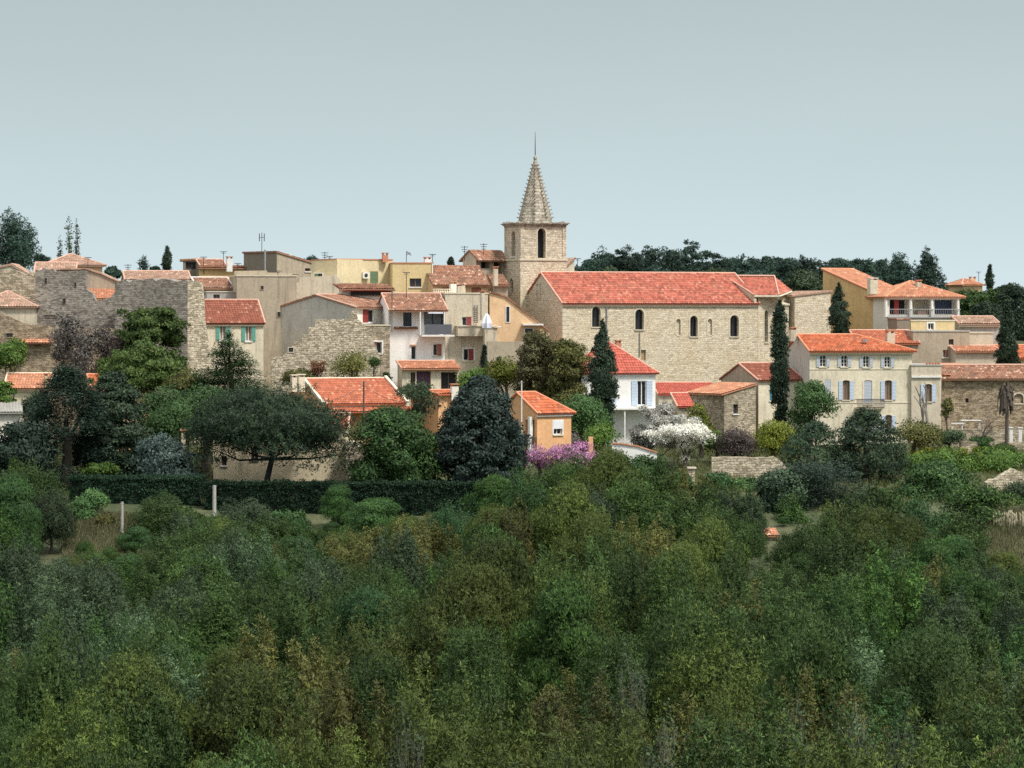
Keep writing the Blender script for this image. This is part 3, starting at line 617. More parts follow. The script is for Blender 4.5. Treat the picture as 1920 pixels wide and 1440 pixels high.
# ================================================================ CHURCH
def church():
    Y=300; yaw=20; rt=None
    gl=dict(frame='metal_dark',arch=.95,rv=.5,surround='stone_trim',pane='glass',grid=1)
    bl=dict(kind='blind',frame='stone_trim',arch=.95,rv=.16,surround='stone_trim',pane='church_stone')
    wins=[(1110,575,1126,613,gl),(1191,580,1207,618,gl),(1268,598,1276,628,bl),(1294,592,1308,631,gl),(1327,598,1335,628,bl),(1369,591,1385,631,gl),(1202,656,1211,676,dict(kind='blind',frame='stone_trim',rv=.2,pane='orange_wood'))]
    fr,w,d,rt,ze,zb=house('church','long pale stone church with a red tiled nave roof and a spired bell tower','church',977,1055,1421,569,513,Y,yaw,'side','church_stone','tile_church',wins=wins,ov=.3,eave='stone_trim')
    # niche in the gable
    def bxx(mb,b0,b1,z0,z1,o0,o1): mb.box(fr.at(o0,b0,0),fr.u,o1-o0,fr.v,b1-b0,z0,z1)
    q=MB(); bm=fr.b_of(1010); zc=fr.z(546,0,bm); bxx(q,bm-.55,bm-.4,zc-.9,zc+.7,-.08,.02); bxx(q,bm+.4,bm+.55,zc-.9,zc+.7,-.08,.02); bxx(q,bm-.55,bm+.55,zc+.7,zc+.85,-.08,.02); fo=q.build('niche','tower_stone',rt)
    q=MB(); bxx(q,bm-.4,bm+.4,zc-.9,zc+.7,-.02,.01); q.build('infill','tower_stone',fo)
    q=MB()
    for k in range(26):
        z=ze-.5-k*.42
        if z<zb+1: break
        s=.75 if k%2 else .42; q.box(fr.at(-.03,-.03,0),fr.u,s,fr.v,.03,z-.38,z); q.box(fr.at(-.03,.0,0),fr.u,.03,fr.v,1.15-s,z-.38,z)
    q.build('quoins','stone_trim',rt)
    # down pipe
    q=MB(); a=fr.a_of(1137); q.tube([fr.at(a,-.12,ze-.2),fr.at(a,-.12,zb+1)],.06,6); q.build('drainpipe','metal_grey',rt)
    q=MB(); a=fr.a_of(1199); q.tube([fr.at(a,-.1,fr.z(622,a)),fr.at(a,-.1,fr.z(668,a))],.05,6); q.build('drainpipe','metal_grey',rt)
    # choir with a higher hipped roof
    ch=Fr(1421,fr.at(w,0,0).y-.02,48); cw=ch.a_of(1463)
    cwin=window(rt,ch,'f',0,1433,582,1440,642,**gl); z1=ch.z(556)
    mb=MB(); wall(mb,ch,'f',cw,zb,[(0,z1),(cw,z1)],[cwin])
    p1=ch.at(0,0,z1); p2=ch.at(cw,0,z1); f3=Fr(1463,p2.y,24); w3=f3.a_of(1492); p3=f3.at(w3,0,z1); bk=[p3+fr.v*6, p1+fr.v*9.5]
    def dn(p): return V((p.x,p.y,zb))
    for a_,b_ in ((p2,p3),(p3,bk[0]),(bk[0],bk[1])): mb.face([dn(a_),dn(b_),b_,a_])
    mb.build('choir_wall','church_stone',rt)
    r1=fr.at(fr.a_of(1357,d/2),d/2,fr.z(519.5,w,d/2)); r2=r1+fr.u*((fr.a_of(1452,d/2))-fr.a_of(1357,d/2)); rm=MB(); u3=V((0,0,.16))
    e1=P(1414,554,p1.y-.4); e2=e1+fr.u*2.75; e3=P(1484,545,p2.y+2.2)
    tiles(rm,e1,e2,r2,r1); tiles(rm,e2,e3,r2,r2); tiles(rm,e3,bk[0]+u3,r2,r2); tiles(rm,bk[0]+u3,bk[1]+u3,r1,r2)
    ro=rm.build('choir_roof','tile_church',rt)
    q=MB(); sk=V((0,0,-.75)); q.face([e1,r1,r1+sk,e1+sk]); g_=e1+fr.u*.25; q.face([e1,g_,g_+sk,e1+sk]); q.build('verge','church_stone',ro); q=MB(); q.tube([r1+u3,r2+u3],.09); q.tube([e2+u3*.5,r2+u3],.08); q.tube([e1+u3*.5,r1+u3],.08); q.build('ridge_tiles','ridge_pink',ro)
    q=MB(); q.tube([e1-u3*.6,e2-u3*.6],.12); q.tube([e2-u3*.6,e3-u3*.6],.12); q.build('cornice','stone_trim',rt)
    # buttress pier right of the choir: sloped cap
    for x0,x1,yt,yt2,dy in ((1463,1479,566,573,-1.2),(1480,1494,568,576,.6)):
        b=Fr(x0,p2.y+dy,10); bw=b.a_of(x1); zt=b.z(yt); z2=b.z(yt2); q=MB(); dd=2.2
        q.hexa([b.at(0,0,zb),b.at(bw,0,zb),b.at(bw,dd,zb),b.at(0,dd,zb),b.at(0,0,z2),b.at(bw,0,z2),b.at(bw,dd,zt),b.at(0,dd,zt)]); q.build('buttress','tower_stone',rt)
        q=MB(); q.hexa([b.at(-.08,-.1,z2+.02),b.at(bw+.08,-.1,z2+.02),b.at(bw+.08,dd,zt+.02),b.at(-.08,dd,zt+.02),b.at(-.08,-.1,z2+.16),b.at(bw+.08,-.1,z2+.16),b.at(bw+.08,dd,zt+.16),b.at(-.08,dd,zt+.16)]); q.build('buttress_cap','stone_trim',rt)
    # ---- bell tower
    T=Fr(977,309,20); tw=T.a_of(1060); td=T.b_of(947); z0=zb+2; zs=T.z(488); zc=T.z(424)
    tl=dict(frame='tower_stone',arch=.98,rv=.7,pane='dark_void',grid=0,sill=True)
    tl=dict(kind='cas',frame='metal_dark',arch=.98,rv=.75,pane='dark_void',grid=0,surround='stone_trim')
    h1=window(rt,T,'f',0,1008,428,1023,484,**tl); h2=window(rt,T,'l',0,959,433,966,481,**dict(tl,surround=None)); h3=window(rt,T,'l',0,958,522,964,549,**dict(tl,surround=None,rv=.3))
    mb=MB(); wall(mb,T,'f',tw,zs,[(0,zc),(tw,zc)],[h1]); wall(mb,T,'l',td,zs,[(0,zc),(td,zc)],[h2]); wall(mb,T,'f',tw,zs,[(0,zc),(tw,zc)],off=td); wall(mb,T,'l',td,zs,[(0,zc),(td,zc)],off=tw)
    to=mb.build('bell_tower','tower_stone',rt)
    mb=MB(); k=.12
    B=Fr(977,309,20); B.o=T.o-T.u*k-T.v*k
    h3=(h3[0]+k,h3[1]+k,*h3[2:]); wall(mb,B,'f',tw+2*k,z0,[(0,zs),(tw+2*k,zs)]); wall(mb,B,'l',td+2*k,z0,[(0,zs),(td+2*k,zs)],[h3]); wall(mb,B,'f',tw+2*k,z0,[(0,zs),(tw+2*k,zs)],off=td+2*k); wall(mb,B,'l',td+2*k,z0,[(0,zs),(td+2*k,zs)],off=tw+2*k)
    mb.face([B.at(0,0,zs),B.at(tw+2*k,0,zs),B.at(tw+2*k,td+2*k,zs),B.at(0,td+2*k,zs)]); mb.build('tower_base','church_stone',rt)
    q=MB(); q.box(T.at(-.22,-.22,0),T.u,tw+.44,T.v,td+.44,zs-.02,zs+.16); q.build('string_course','stone_trim',rt)
    for e in (.07,):   # corner pilasters
        for aa,bb in ((-.07,-.07),(tw-.33,-.07),(-.07,td-.33),(tw-.33,td-.33)):
            q=MB(); q.box(T.at(aa,bb,0),T.u,.4,T.v,.4,zs+.16,zc-.002); q.build('pilaster','tower_stone',to)
    q=MB()
    for i,(e,za,zb2) in enumerate(((.10,zc,zc+.14),(.22,zc+.14,zc+.26),(.36,zc+.26,zc+.38))): q.box(T.at(-e,-e,0),T.u,tw+2*e,T.v,td+2*e,za,zb2)
    co=q.build('cornice','spire_stone',rt); rd=random.Random(4)
    q=MB()
    for i in range(46):   # broken weathered blocks on the cornice edge
        e=.3; side=i%4; t=rd.random(); s=rd.uniform(.08,.2)
        p={0:(tw*t,-e),1:(-e,td*t),2:(tw*t,td+e-.2),3:(tw+e-.2,td*t)}[side]; q.box(T.at(p[0],p[1],0),T.u,s*1.6,T.v,s,zc+.38,zc+.38+s*rd.uniform(.4,1))
    q.build('rubble_edge','spire_stone',co)
    # spire: octagonal pyramid with crockets on its edges
    cx=T.at(tw/2,td/2,0); sc=cx.y/FPX; zsb=zc+.38; apx=(HY-299)*sc; cx.x=(1003.5-960)*sc; R0=31*sc; zb1=zsb+.35
    an=[R(20+22.5+45*k) for k in range(8)]
    def sp(k,t,r=None): rr=(R0*(1-t)+.10*t) if r is None else r; return V((cx.x+rr*math.cos(an[k%8]),cx.y+rr*math.sin(an[k%8]),zb1+(apx-zb1)*t))
    mb=MB()
    for k in range(8):
        mb.face([V((cx.x+(R0+.1)*math.cos(an[k]),cx.y+(R0+.1)*math.sin(an[k]),zsb)),V((cx.x+(R0+.1)*math.cos(an[(k+1)%8]),cx.y+(R0+.1)*math.sin(an[(k+1)%8]),zsb)),sp(k+1,0),sp(k,0)])
        for j in range(12): mb.face([sp(k,j/12),sp(k+1,j/12),sp(k+1,(j+1)/12),sp(k,(j+1)/12)])
    so_=mb.build('spire','spire_stone',rt); q=MB()
    for k in range(8):
        for j in range(15):
            t=.03+j/15*.93; p=sp(k,t); o_=V((math.cos(an[k]),math.sin(an[k]),0)); s=.24-.08*t
            sd=V((-o_.y,o_.x,0)); a=p-o_*.04
            c=[a-sd*s*.35-V((0,0,.07)),a+sd*s*.35-V((0,0,.07)),a+o_*s*1.3+sd*s*.3+V((0,0,.05)),a+o_*s*1.3-sd*s*.3+V((0,0,.05))]
            q.hexa(c+[x+V((0,0,.11)) for x in c])
        q.tube([sp(k,0),sp(k,1)],[.05,.03],4)
    q.build('crockets','spire_stone',so_)
    q=MB(); q.tube([(cx.x,cx.y,apx-.1),(cx.x,cx.y,apx+.12),(cx.x,cx.y,apx+.3),(cx.x,cx.y,apx+.42)],[.1,.2,.16,.05],8); q.build('finial','spire_stone',so_)
    q=MB(); q.tube([(cx.x,cx.y,apx+.3),(cx.x,cx.y,apx+1.6),(cx.x,cx.y,(HY-247)*sc)],[.055,.04,.018],6); q.build('lightning_rod','metal_dark',rt)
plain('orange_wood',(.36,.25,.14),.8)
church()
# low wing seen over the nave, right of the tower
fr,w,d,rt,ze,zb=house('chapel_house','beige stub of a house with a sloping roof peeping out right of the bell tower','house',1040,1060,1077,503,487,322,8,'shedu','palewall','tile_faded',depth=7); rt and None

# ================================================================ RIGHT HAND HOUSES
sb=dict(shut='shut_blue',kind='arched',arch=.35,grid=1,frame='frame_brown',pane='curtain',sw=.55,surround='trim_cream')
st_=dict(shut='shut_grey',kind='arched',arch=.45,grid=2,sw=.5,surround='trim_cream')
W=[(1537,667,1549,688,st_),(1577,667,1589,688,st_),(1618,668,1630,689,st_),(1658,669,1670,689,st_),
   (1580,713,1593,750,sb),(1620,713,1635,757,dict(kind='closed',shut='shut_grey',arch=.25,rv=.16,surround='trim_cream')),(1659,713,1672,750,sb),(1547,712,1558,748,dict(kind='closed',shut='shut_grey')),
   (1618,778,1633,812,sb),(1660,778,1672,805,sb)]
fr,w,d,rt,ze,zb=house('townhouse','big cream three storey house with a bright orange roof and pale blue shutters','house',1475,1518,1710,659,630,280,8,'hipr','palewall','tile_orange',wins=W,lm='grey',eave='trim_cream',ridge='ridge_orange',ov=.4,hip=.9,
   chim=((1483,1494,614,634,284,'greige'),(1664,1677,620,643,284,'greige')))
q=MB(); a0,a1=fr.a_of(1603),fr.a_of(1654); zz=fr.z(765); q.box(fr.at(a0,-.75,0),fr.u,a1-a0,fr.v,.75,zz-.12,zz); bo=q.build('balcony','stone_trim',rt)
q=MB(); n=26; xs=[a0+(a1-a0)*k/n for k in range(n+1)]
for x in xs: q.tube([fr.at(x,-.72,zz),fr.at(x,-.98,zz+.22),fr.at(x,-.74,zz+.55),fr.at(x,-.72,zz+.85)],.032,4)
for z in (zz+.06,zz+.8): q.tube([fr.at(a0,-.02,z),fr.at(a0,-.72,z),fr.at(a1,-.72,z),fr.at(a1,-.02,z)],.025,4)
q.build('railing','metal_dark',bo)
for yy in (692,755): 
    q=MB(); q.box(fr.at(.02,-.04,0),fr.u,w-.04,fr.v,.05,fr.z(yy)-.06,fr.z(yy)+.02); q.build('string_course','trim_cream',rt)
q=MB(); a=fr.a_of(1625); za=fr.z(640); q.box(fr.at(a,1.4,0),fr.u,.55,fr.v,.5,za-.05,za+.15); q.build('skylight','metal_grey',rt)
# low wing to its right
fr,w,d,rt,ze,zb=house('side_wing','low flat roofed cream wing with one blue shuttered window joined to the orange roofed townhouse','house',1706,1709,1765,686,686,281,8,'flat','greige','concrete',depth=7,wins=[(1734,720,1747,753,sb),(1726,792,1742,812,dict(kind='cas',grid=1,frame='frame_brown'))])
q=MB(); q.box(fr.at(0,-.15,0),fr.u,w,fr.v,.15,fr.z(706)-.1,fr.z(706)+.06); q.build('ledge','trim_white',rt)
q=MB(); 
for i in range(5): q.tube([fr.at(1.6+i*.28,.4,ze+.1),fr.at(1.6+i*.28,.4,ze+.3)],[.1,.13],6)
tag(q.build('flowerpots','terracotta',rt))
# long stone barn
fr,w,d,rt,ze,zb=house('stone_barn','long brown rubble barn with an old faded tile roof at the village edge','barn',1762,1766,2010,711,687,284,3,'side','brown_rubble','tile_old',depth=8,wins=[(1810,747,1816,755,dict(frame='frame_brown',grid=0,sill=False)),(1886,744,1893,752,dict(frame='frame_brown',grid=0,sill=False)),(1901,738,1919,756,dict(kind='blind',arch=.9,frame='stone_trim',rv=.15,pane='brown_rubble',surround='stone_trim'))],ov=.45)
q=MB(); a=fr.a_of(1815,2); za=fr.z(697,a,2.5); q.box(fr.at(a,2.2,0),fr.u,.5,fr.v,.5,za,za+.2); q.build('skylight','metal_grey',rt)
chimney(rt,1772,1783,702,714,284,'tower_stone')
# ochre house with loggia, upper right
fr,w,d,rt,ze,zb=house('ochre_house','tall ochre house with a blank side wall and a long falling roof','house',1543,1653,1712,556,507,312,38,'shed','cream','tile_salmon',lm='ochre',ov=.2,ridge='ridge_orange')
chimney(rt,1632,1646,521,546,309,'stone_trim',cap='trim_white',d=.9)
fr,w,d,rt,ze,zb=house('loggia_house','cream house with a white columned upper loggia under a salmon tile roof','house',1652,1664,1799,556,530,309,14,'hip','offwhite','tile_salmon',depth=7.5,ov=.5,ridge='ridge_orange',hip=1.6,eave='trim_white',
 wins=[(1668,561,1705,590,dict(kind='cas',grid=0,pane='dark_void',rv=1.2,sill=False)),(1711,561,1744,590,dict(kind='cas',grid=0,pane='greige',rv=1.2,sill=False)),(1752,561,1794,590,dict(kind='cas',grid=0,pane='shut_navy',rv=1.2,sill=False)),(1740,605,1751,617,dict(kind='cas',grid=1,surround='trim_white')),(1668,600,1677,618,dict(kind='blind',frame='trim_white',rv=.1,pane='cream',surround='trim_white'))])
q=MB()
for xx in (1660,1706,1746,1795): q.tube([fr.at(fr.a_of(xx),-.16,fr.z(594)),fr.at(fr.a_of(xx),-.16,fr.z(558))],.16,8)
q.build('columns','trim_white',rt)
q=MB(); zz=fr.z(594)
for k in range(40): a=.1+(w-.2)*k/39; q.tube([fr.at(a,-.35,zz),fr.at(a,-.35,zz+.75)],.018,4)
q.tube([fr.at(0,-.35,zz+.76),fr.at(w,-.35,zz+.76)],.03,4); q.box(fr.at(-.1,-.5,0),fr.u,w+.2,fr.v,.48,zz-.14,zz-.01); q.build('balustrade','metal_grey',rt)
q=MB(); a=fr.a_of(1680); q.box(fr.at(a,.5,0),fr.u,.5,fr.v,.08,fr.z(588),fr.z(562)); q.build('shutter','cloth_red',rt)
q=MB(); a=fr.a_of(1722); q.box(fr.at(a,.2,0),fr.u,1.2,fr.v,.5,fr.z(590),fr.z(590)+.45); tag(q.build('bench','frame_brown'),'brown bench standing in the white loggia','bench')
chimney(rt,1720,1728,525,536,312,'greige')
# walls and little houses below it
def simple(*a, **k): return house(*a, **k)
simple('stone_block','plain pale stone block behind the choir of the church','building',1478,1490,1558,556,548,309,20,'shedu','church_stone','tile_faded',depth=8,ridge=None)
simple('yellow_annex','pale yellow annexe wall under the loggia house','building',1704,1708,1790,602,602,303,6,'flat','yellow','stone_trim',depth=4,wins=[(1740,606,1751,618,dict(surround='trim_white'))])
simple('narrow_house','narrow grey house with a small mansard window between the townhouse and the yellow annexe','house',1676,1682,1706,599,599,301,6,'flat','darktan','tile_old',depth=4)
simple('red_roof_cottage','low cottage with an orange roof tucked behind the big townhouse','house',1600,1612,1722,645,622,296,6,'side','tan','tile_villa',depth=9,chim=((1666,1678,618,642,292,'greige'),))
simple('grey_house','grey rendered house with a parapet and one small dark window, right of the townhouse','house',1706,1712,1818,622,622,297,5,'flat','tan','concrete',depth=7,wins=[(1779,636,1788,648,dict(frame='frame_brown',grid=1)),(1768,656,1778,670,dict(frame='frame_white',shut='shut_brown',kind='right')),])
#simple('long_cottage','long low cottage with a rusty sloping tile roof behind the stone barn','house',1786,1790,1866,683,668,292,4,'shedu','tan','tile_salmon',depth=6,ridge=None) if False else None
simple('cottage','low grey walled cottage with a thin tiled roof above the stone barn','cottage',1786,1792,1872,660,651,295,4,'side','greige','tile_salmon',depth=5)
simple('stone_cottage','grey stone cottage with a faded roof and a row of arched vents','cottage',1795,1799,1872,608,596,306,5,'side','concrete','tile_faded',depth=6,eave='stone_trim')
simple('terrace_house','pale house wall with a stone coping behind the grey parapet house','house',1795,1798,1862,625,625,300,5,'flat','greige','stone_trim',depth=4)
simple('orange_roof_house','house with a bright orange roof half hidden behind the dark conifer','house',1848,1852,1990,672,650,298,3,'side','peach','tile_orange',depth=8,ridge='ridge_orange')
simple('peach_house','low peach coloured wall house behind the side wing','house',1738,1742,1812,684,682,289,5,'flat','peach','terracotta',depth=4)
simple('far_villa','distant salmon villa with a chimney among the trees on the skyline','house',1800,1806,1842,535,524,430,10,'hip','peach','tile_salmon',depth=8,chim=((1820,1830,519,528,433,'peach'),))
# barn group below the church
fr,w,d,rt,ze,zb=house('stone_shed','rubble stone shed with a pale tile roof in front of the church','shed',1286,1351,1417,739,719,277,38,'front','rubble','tile_salmon',depth=None,ap=.42) if False else house('stone_shed','rubble stone shed with a sloping pale tile roof and one slit window','shed',1290,1358,1417,740,722,277,34,'shedu','rubble','tile_salmon',ov=.4,ridge=None,swins=[],wins=[(1375,758,1384,776,dict(frame='frame_brown',grid=0,pane='dark_void'))])
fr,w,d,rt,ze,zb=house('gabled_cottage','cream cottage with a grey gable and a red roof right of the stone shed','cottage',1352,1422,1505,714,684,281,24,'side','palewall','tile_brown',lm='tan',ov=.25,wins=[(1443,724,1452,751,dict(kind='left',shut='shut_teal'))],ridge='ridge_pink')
chimney(rt,1389,1400,679,690,286,'tan')
simple('lean_to','lean to shed with a dark red roof against the church wall','shed',1232,1235,1345,741,721,281,4,'shed','greige','tile_red',depth=4.5,ov=.2)
simple('garden_shed','small garden shed with a red tile roof beside the white house','shed',1268,1272,1300,764,741,275,8,'shed','rubble','tile_red',depth=3,ov=.2)
wl=dict(shut='shut_blue',kind='open',grid=1,sw=.62)
fr,w,d,rt,ze,zb=house('white_house','white house with a steep red roof and pale blue shutters beside the dark cypress','house',1072,1090,1229,699,644,272,12,'hip','white','tile_red',ov=.3,wins=[(1136,714,1148,757,wl),(1195,714,1212,760,wl),(1126,775,1146,803,dict(kind='cas',shut=None,pane='shut_blue'))],gut=False,eave='trim_white',hip=1.0,depth=7.5,chim=((1156,1165,638,650,276,'terracotta'),),ridge='ridge_pink')
q=MB(); a0,a1=fr.a_of(1143),fr.a_of(1230); q.box(fr.at(a0+1,-1.4,0),fr.u,.12,fr.v,.12,zb,fr.z(768)); q.box(fr.at(a0,-1.5,0),fr.u,a1-a0,fr.v,1.5,fr.z(768),fr.z(765)); q.build('terrace','trim_white',rt)
q=MB(); q.box(fr.at(fr.a_of(1122),-1.0,0),fr.u,1.2,fr.v,1.0,fr.z(773),fr.z(771)); q.build('awning','cloth_white',rt)
# orange villa
fr,w,d,rt,ze,zb=house('orange_villa','small orange villa with a bright red roof and white window shutter','house',935,1007,1071,775,738,257,36,'hipr','orange','tile_orange',ov=.3,hip=1.4,gut=False,eave='trim_white',wins=[(1038,790,1054,815,dict(surround='trim_white',kind='cas'))],swins=[(985,787,1002,822,dict(kind='blind',frame='orange',rv=.9,pane='cream'))],ridge='ridge_orange')
q=MB(); a0,a1=fr.a_of(1038),fr.a_of(1054); q.box(fr.at(a0,-.05,0),fr.u,a1-a0,fr.v,.1,fr.z(805),fr.z(790)); q.build('roller_blind','blind_white',rt)
q=MB(); q.box(fr.at(-.5,.35,0),fr.u,.3,fr.v,.3,zb,ze-.3); q.build('porch_post','trim_white',rt)
q=MB(); q.box(fr.at(fr.a_of(1007),0,0)-fr.u*.3,fr.u,.06,fr.v,3.6,fr.z(834),fr.z(818)); q.build('porch_railing','frame_brown',rt)
fr,w,d,rt,ze,zb=house('orange_cottage','small orange cottage with a tiled roof half hidden by the dark blue conifer','cottage',800,822,872,741,735,262,25,'side','orange','tile_orange',depth=6,ridge='ridge_orange')
chimney(rt,847,860,720,745,262,'offwhite')
# ================================================================ MIDDLE: TERRACED HOUSES
fr,w,d,rt,ze,zb=house('wide_villa','wide low villa with a red clay roof edged in cream and a white chimney stack','house',536,606,758,757,713,262,22,'side','orange','tile_villa',ov=.45,ridge='trim_cream',eave='trim_cream')
q=MB()
for aa in (-.25,w+.02):
    q=MB()
    b0=fr.at(aa,-.5,ze+.0); 
    zr=fr.z(713,0,d/2); m_=(zr-ze)/(d/2)
    q.hexa([fr.at(aa,-.5,ze-.5*m_+.1),fr.at(aa+.24,-.5,ze-.5*m_+.1),fr.at(aa+.24,d/2,zr+.1),fr.at(aa,d/2,zr+.1),fr.at(aa,-.5,ze-.5*m_+.36),fr.at(aa+.24,-.5,ze-.5*m_+.36),fr.at(aa+.24,d/2,zr+.36),fr.at(aa,d/2,zr+.36)])
    q.build('roof_edge','trim_cream',rt)
r2=MB(); za=fr.z(764); tiles(r2,fr.at(.2,-1.6,za-.35),fr.at(w+.6,-1.6,za-.35),fr.at(w+.6,-.02,za),fr.at(.2,-.02,za)); r2.build('porch_roof','tile_villa',rt)
q=MB()
for k in range(46): q.tube([fr.at(.2+k*(w-.2)/45,-.48,ze-.42),fr.at(.2+k*(w-.2)/45,-.02,ze-.42)],.07,5)
q.build('eave_tiles','ridge_orange',rt)
chimney(rt,548,557,703,728,258,'trim_cream',cap='trim_cream',d=.9); chimney(rt,560,572,702,728,259,'trim_cream',cap='trim_cream',d=.9)
# white house with balcony
rw=dict(kind='right',shut='shut_red'); lw=dict(kind='left',shut='shut_red')
fr,w,d,rt,ze,zb=house('white_rowhouse','bright white narrow house with a projecting tiled porch and a dark balcony','house',716,728,834,577,553,290,10,'side','white','tile_old',depth=8,ov=1.3,ridge='ridge_pink',
 wins=[(756,586,772,612,dict(kind='cas',grid=1,frame='shut_navy',pane='glass',rv=.3)),(795,583,832,609,dict(kind='cas',grid=1,pane='metal_grey',frame='metal_dark',rv=.9,sill=False)),(771,649,780,674,dict(kind='cas',grid=0,surround=None)),(812,645,828,667,dict(kind='right',shut='shut_brown',surround='trim_white'))])
q=MB(); za=fr.z(609); q.box(fr.at(fr.a_of(787),-1.4,0),fr.u,fr.a_of(848)-fr.a_of(787),fr.v,1.38,fr.z(631),fr.z(628)); bo=q.build('balcony','trim_white',rt)
q=MB(); q.box(fr.at(fr.a_of(796,-1.4),-1.42,0),fr.u,fr.a_of(847,-1.4)-fr.a_of(796,-1.4),fr.v,.06,fr.z(627),fr.z(608)); q.build('balcony_screen','sheet_dark',bo)
q=MB(); q.tube([fr.at(fr.a_of(788,-1.2),-1.2,fr.z(628)),fr.at(fr.a_of(788,-1.2),-1.2,ze-.25)],.07,6); q.tube([fr.at(fr.a_of(833,-1.2),-1.2,fr.z(628)),fr.at(fr.a_of(833,-1.2),-1.2,ze-.25)],.07,6); q.build('balcony_post','trim_white',bo)
q=MB(); q.box(fr.at(fr.a_of(800),-1.25,0),fr.u,1.4,fr.v,.9,fr.z(588),fr.z(585)); q.build('awning','cloth_white',rt)
q=MB(); q.box(fr.at(fr.a_of(834,-1.4),-1.2,0),fr.u,.05,fr.v,1.1,fr.z(610),fr.z(586)); q.build('side_screen','shut_navy',rt)
q=MB(); tiles(q,fr.at(fr.a_of(738),-.3,fr.z(616)),fr.at(fr.a_of(783),-.3,fr.z(616)),fr.at(fr.a_of(783),0,fr.z(613)),fr.at(fr.a_of(738),0,fr.z(613)),thick=.06); q.build('ledge_roof','tile_old',rt)
q=MB(); q.box(fr.at(fr.a_of(769),-.12,0),fr.u,.5,fr.v,.14,fr.z(649)+.02,fr.z(649)+.14); q.build('lintel','terracotta',rt)
q=MB(); q.box(fr.at(-.02,-.35,0),fr.u,w*.93,fr.v,.35,zb,fr.z(615)); q.build('lower_wall','white',rt) if False else None
q=MB(); q.tube([fr.at(.15,-.06,ze-.1),fr.at(.15,-.06,fr.z(612))],.05,5); q.build('drainpipe','metal_grey',rt)
# porch below it
q=MB(); Fp=Fr(728,287.5,10); aw=Fp.a_of(862); tiles(q,Fp.at(-.1,-1.2,Fp.z(693,0,-1.2)),Fp.at(aw+.8,-1.2,Fp.z(693,0,-1.2)),Fp.at(aw-.5,2,Fp.z(681,0,2)),Fp.at(-.1,2,Fp.z(681,0,2)))
fr2,w2,d2,rt2,_,_=house('porch_house','low cream ground floor with a purple curtained opening under a tiled porch roof','house',744,754,860,692,680,285.6,10,'shed','palewall','tile_salmon',depth=3.2,ov=.5,
 wins=[(770,698,779,726,dict(frame='frame_brown')),(781,696,808,736,dict(frame='frame_brown',pane='cloth_purple',rv=.5,sill=False)),(827,698,857,736,dict(frame='frame_brown',pane='dark_void',rv=.5,grid=1,sill=False))],swins=[])
# greige house right of white one
fr,w,d,rt,ze,zb=house('terrace_rowhouse','beige house with a walled terrace and a tall chimney, right of the white rowhouse','house',832,835,915,551,551,293,10,'flat','greige','stone_trim',depth=8,
 wins=[(866,594,884,611,dict(kind='right',shut='shut_red')),(869,654,888,676,dict(kind='right',shut='shut_red',surround='trim_white'))])
q=MB(); q.box(fr.at(fr.a_of(855),-1.2,0),fr.u,fr.a_of(912)-fr.a_of(855),fr.v,1.19,fr.z(630),fr.z(612)); q.build('terrace_wall','greige',rt)
q=MB(); q.box(fr.at(fr.a_of(853),-1.3,0),fr.u,fr.a_of(914)-fr.a_of(853),fr.v,1.28,fr.z(612)+.004,fr.z(611)+.05); q.build('terrace_coping','stone_trim',rt)
q=MB(); q.box(fr.at(fr.a_of(835),-.2,0),fr.u,fr.a_of(909)-fr.a_of(835),fr.v,.2,zb,fr.z(631)); q.build('lower_wall','palewall',rt) if False else None
chimney(rt,903,909,545,594,291,'greige'); 
q=MB(); a=fr.a_of(889)
for s in (0,.32): q.tube([fr.at(a+s,-.12,fr.z(606)),fr.at(a+s,-.12,fr.z(572))],.03,4)
for k in range(9): q.tube([fr.at(a,-.12,fr.z(604-k*3.8)),fr.at(a+.32,-.12,fr.z(604-k*3.8))],.025,4)
tag(q.build('ladder','metal_dark'),'dark ladder leaning on the beige house wall above its terrace','ladder')
# folded parasol
q=MB(); c=P(913,618,289.2); q.tube([c+V((0,0,-.4)),c+V((0,0,1.6))],.03,5); rtp=root('parasol','closed white parasol standing on the terrace of the beige house','parasol',c); q.build('pole','metal_grey',rtp)
q=MB(); ring=[]
for t,r in ((1.55,.05),(1.35,.22),(1.0,.38),(.6,.5),(.15,.44),(.0,.2)):
    ring.append([c+V((math.cos(k*.5236)*r*(1.15 if k%2 else .72),math.sin(k*.5236)*r*(1.15 if k%2 else .72),t)) for k in range(12)])
for i in range(5):
    for k in range(12): q.face([ring[i][k],ring[i][(k+1)%12],ring[i+1][(k+1)%12],ring[i+1][k]])
q.build('canopy','cloth_white',rtp)
fr,w,d,rt,ze,zb=house('terrace_pier','slim rendered pier and stair wall between the beige and the peach house','wall',905,909,932,612,615,291,6,'shedu','greige','stone_trim',depth=4,ridge=None)
# peach house with roof falling to the right
fr,rt=prism('peach_rowhouse','peach rendered house whose roof falls steeply to the right beside the church gable','house',[(918,549),(948,557),(1016,612),(1030,622)],294,10,8,'peach')
flatwin(rt,fr,949,575,955,604,'trim_white'); flatwin(rt,fr,984,616,999,636,'trim_white')
q=MB(); q.box(fr.at(fr.a_of(978),-.9,0),fr.u,2.0,fr.v,.9,fr.z(610),fr.z(607)); q.build('awning','trim_white',rt)
q=MB(); pts=[(918,549),(948,557),(1016,612),(1030,622)]
for (x,y),(x2,y2) in zip(pts,pts[1:]):
    a,a2=fr.a_of(x),fr.a_of(x2); z,z2=fr.z(y,a),fr.z(y2,a2); q.hexa([fr.at(a,-.15,z+.01),fr.at(a2,-.15,z2+.01),fr.at(a2,8,z2+.01),fr.at(a,8,z+.01),fr.at(a,-.15,z+.16),fr.at(a2,-.15,z2+.16),fr.at(a2,8,z2+.16),fr.at(a,8,z+.16)])
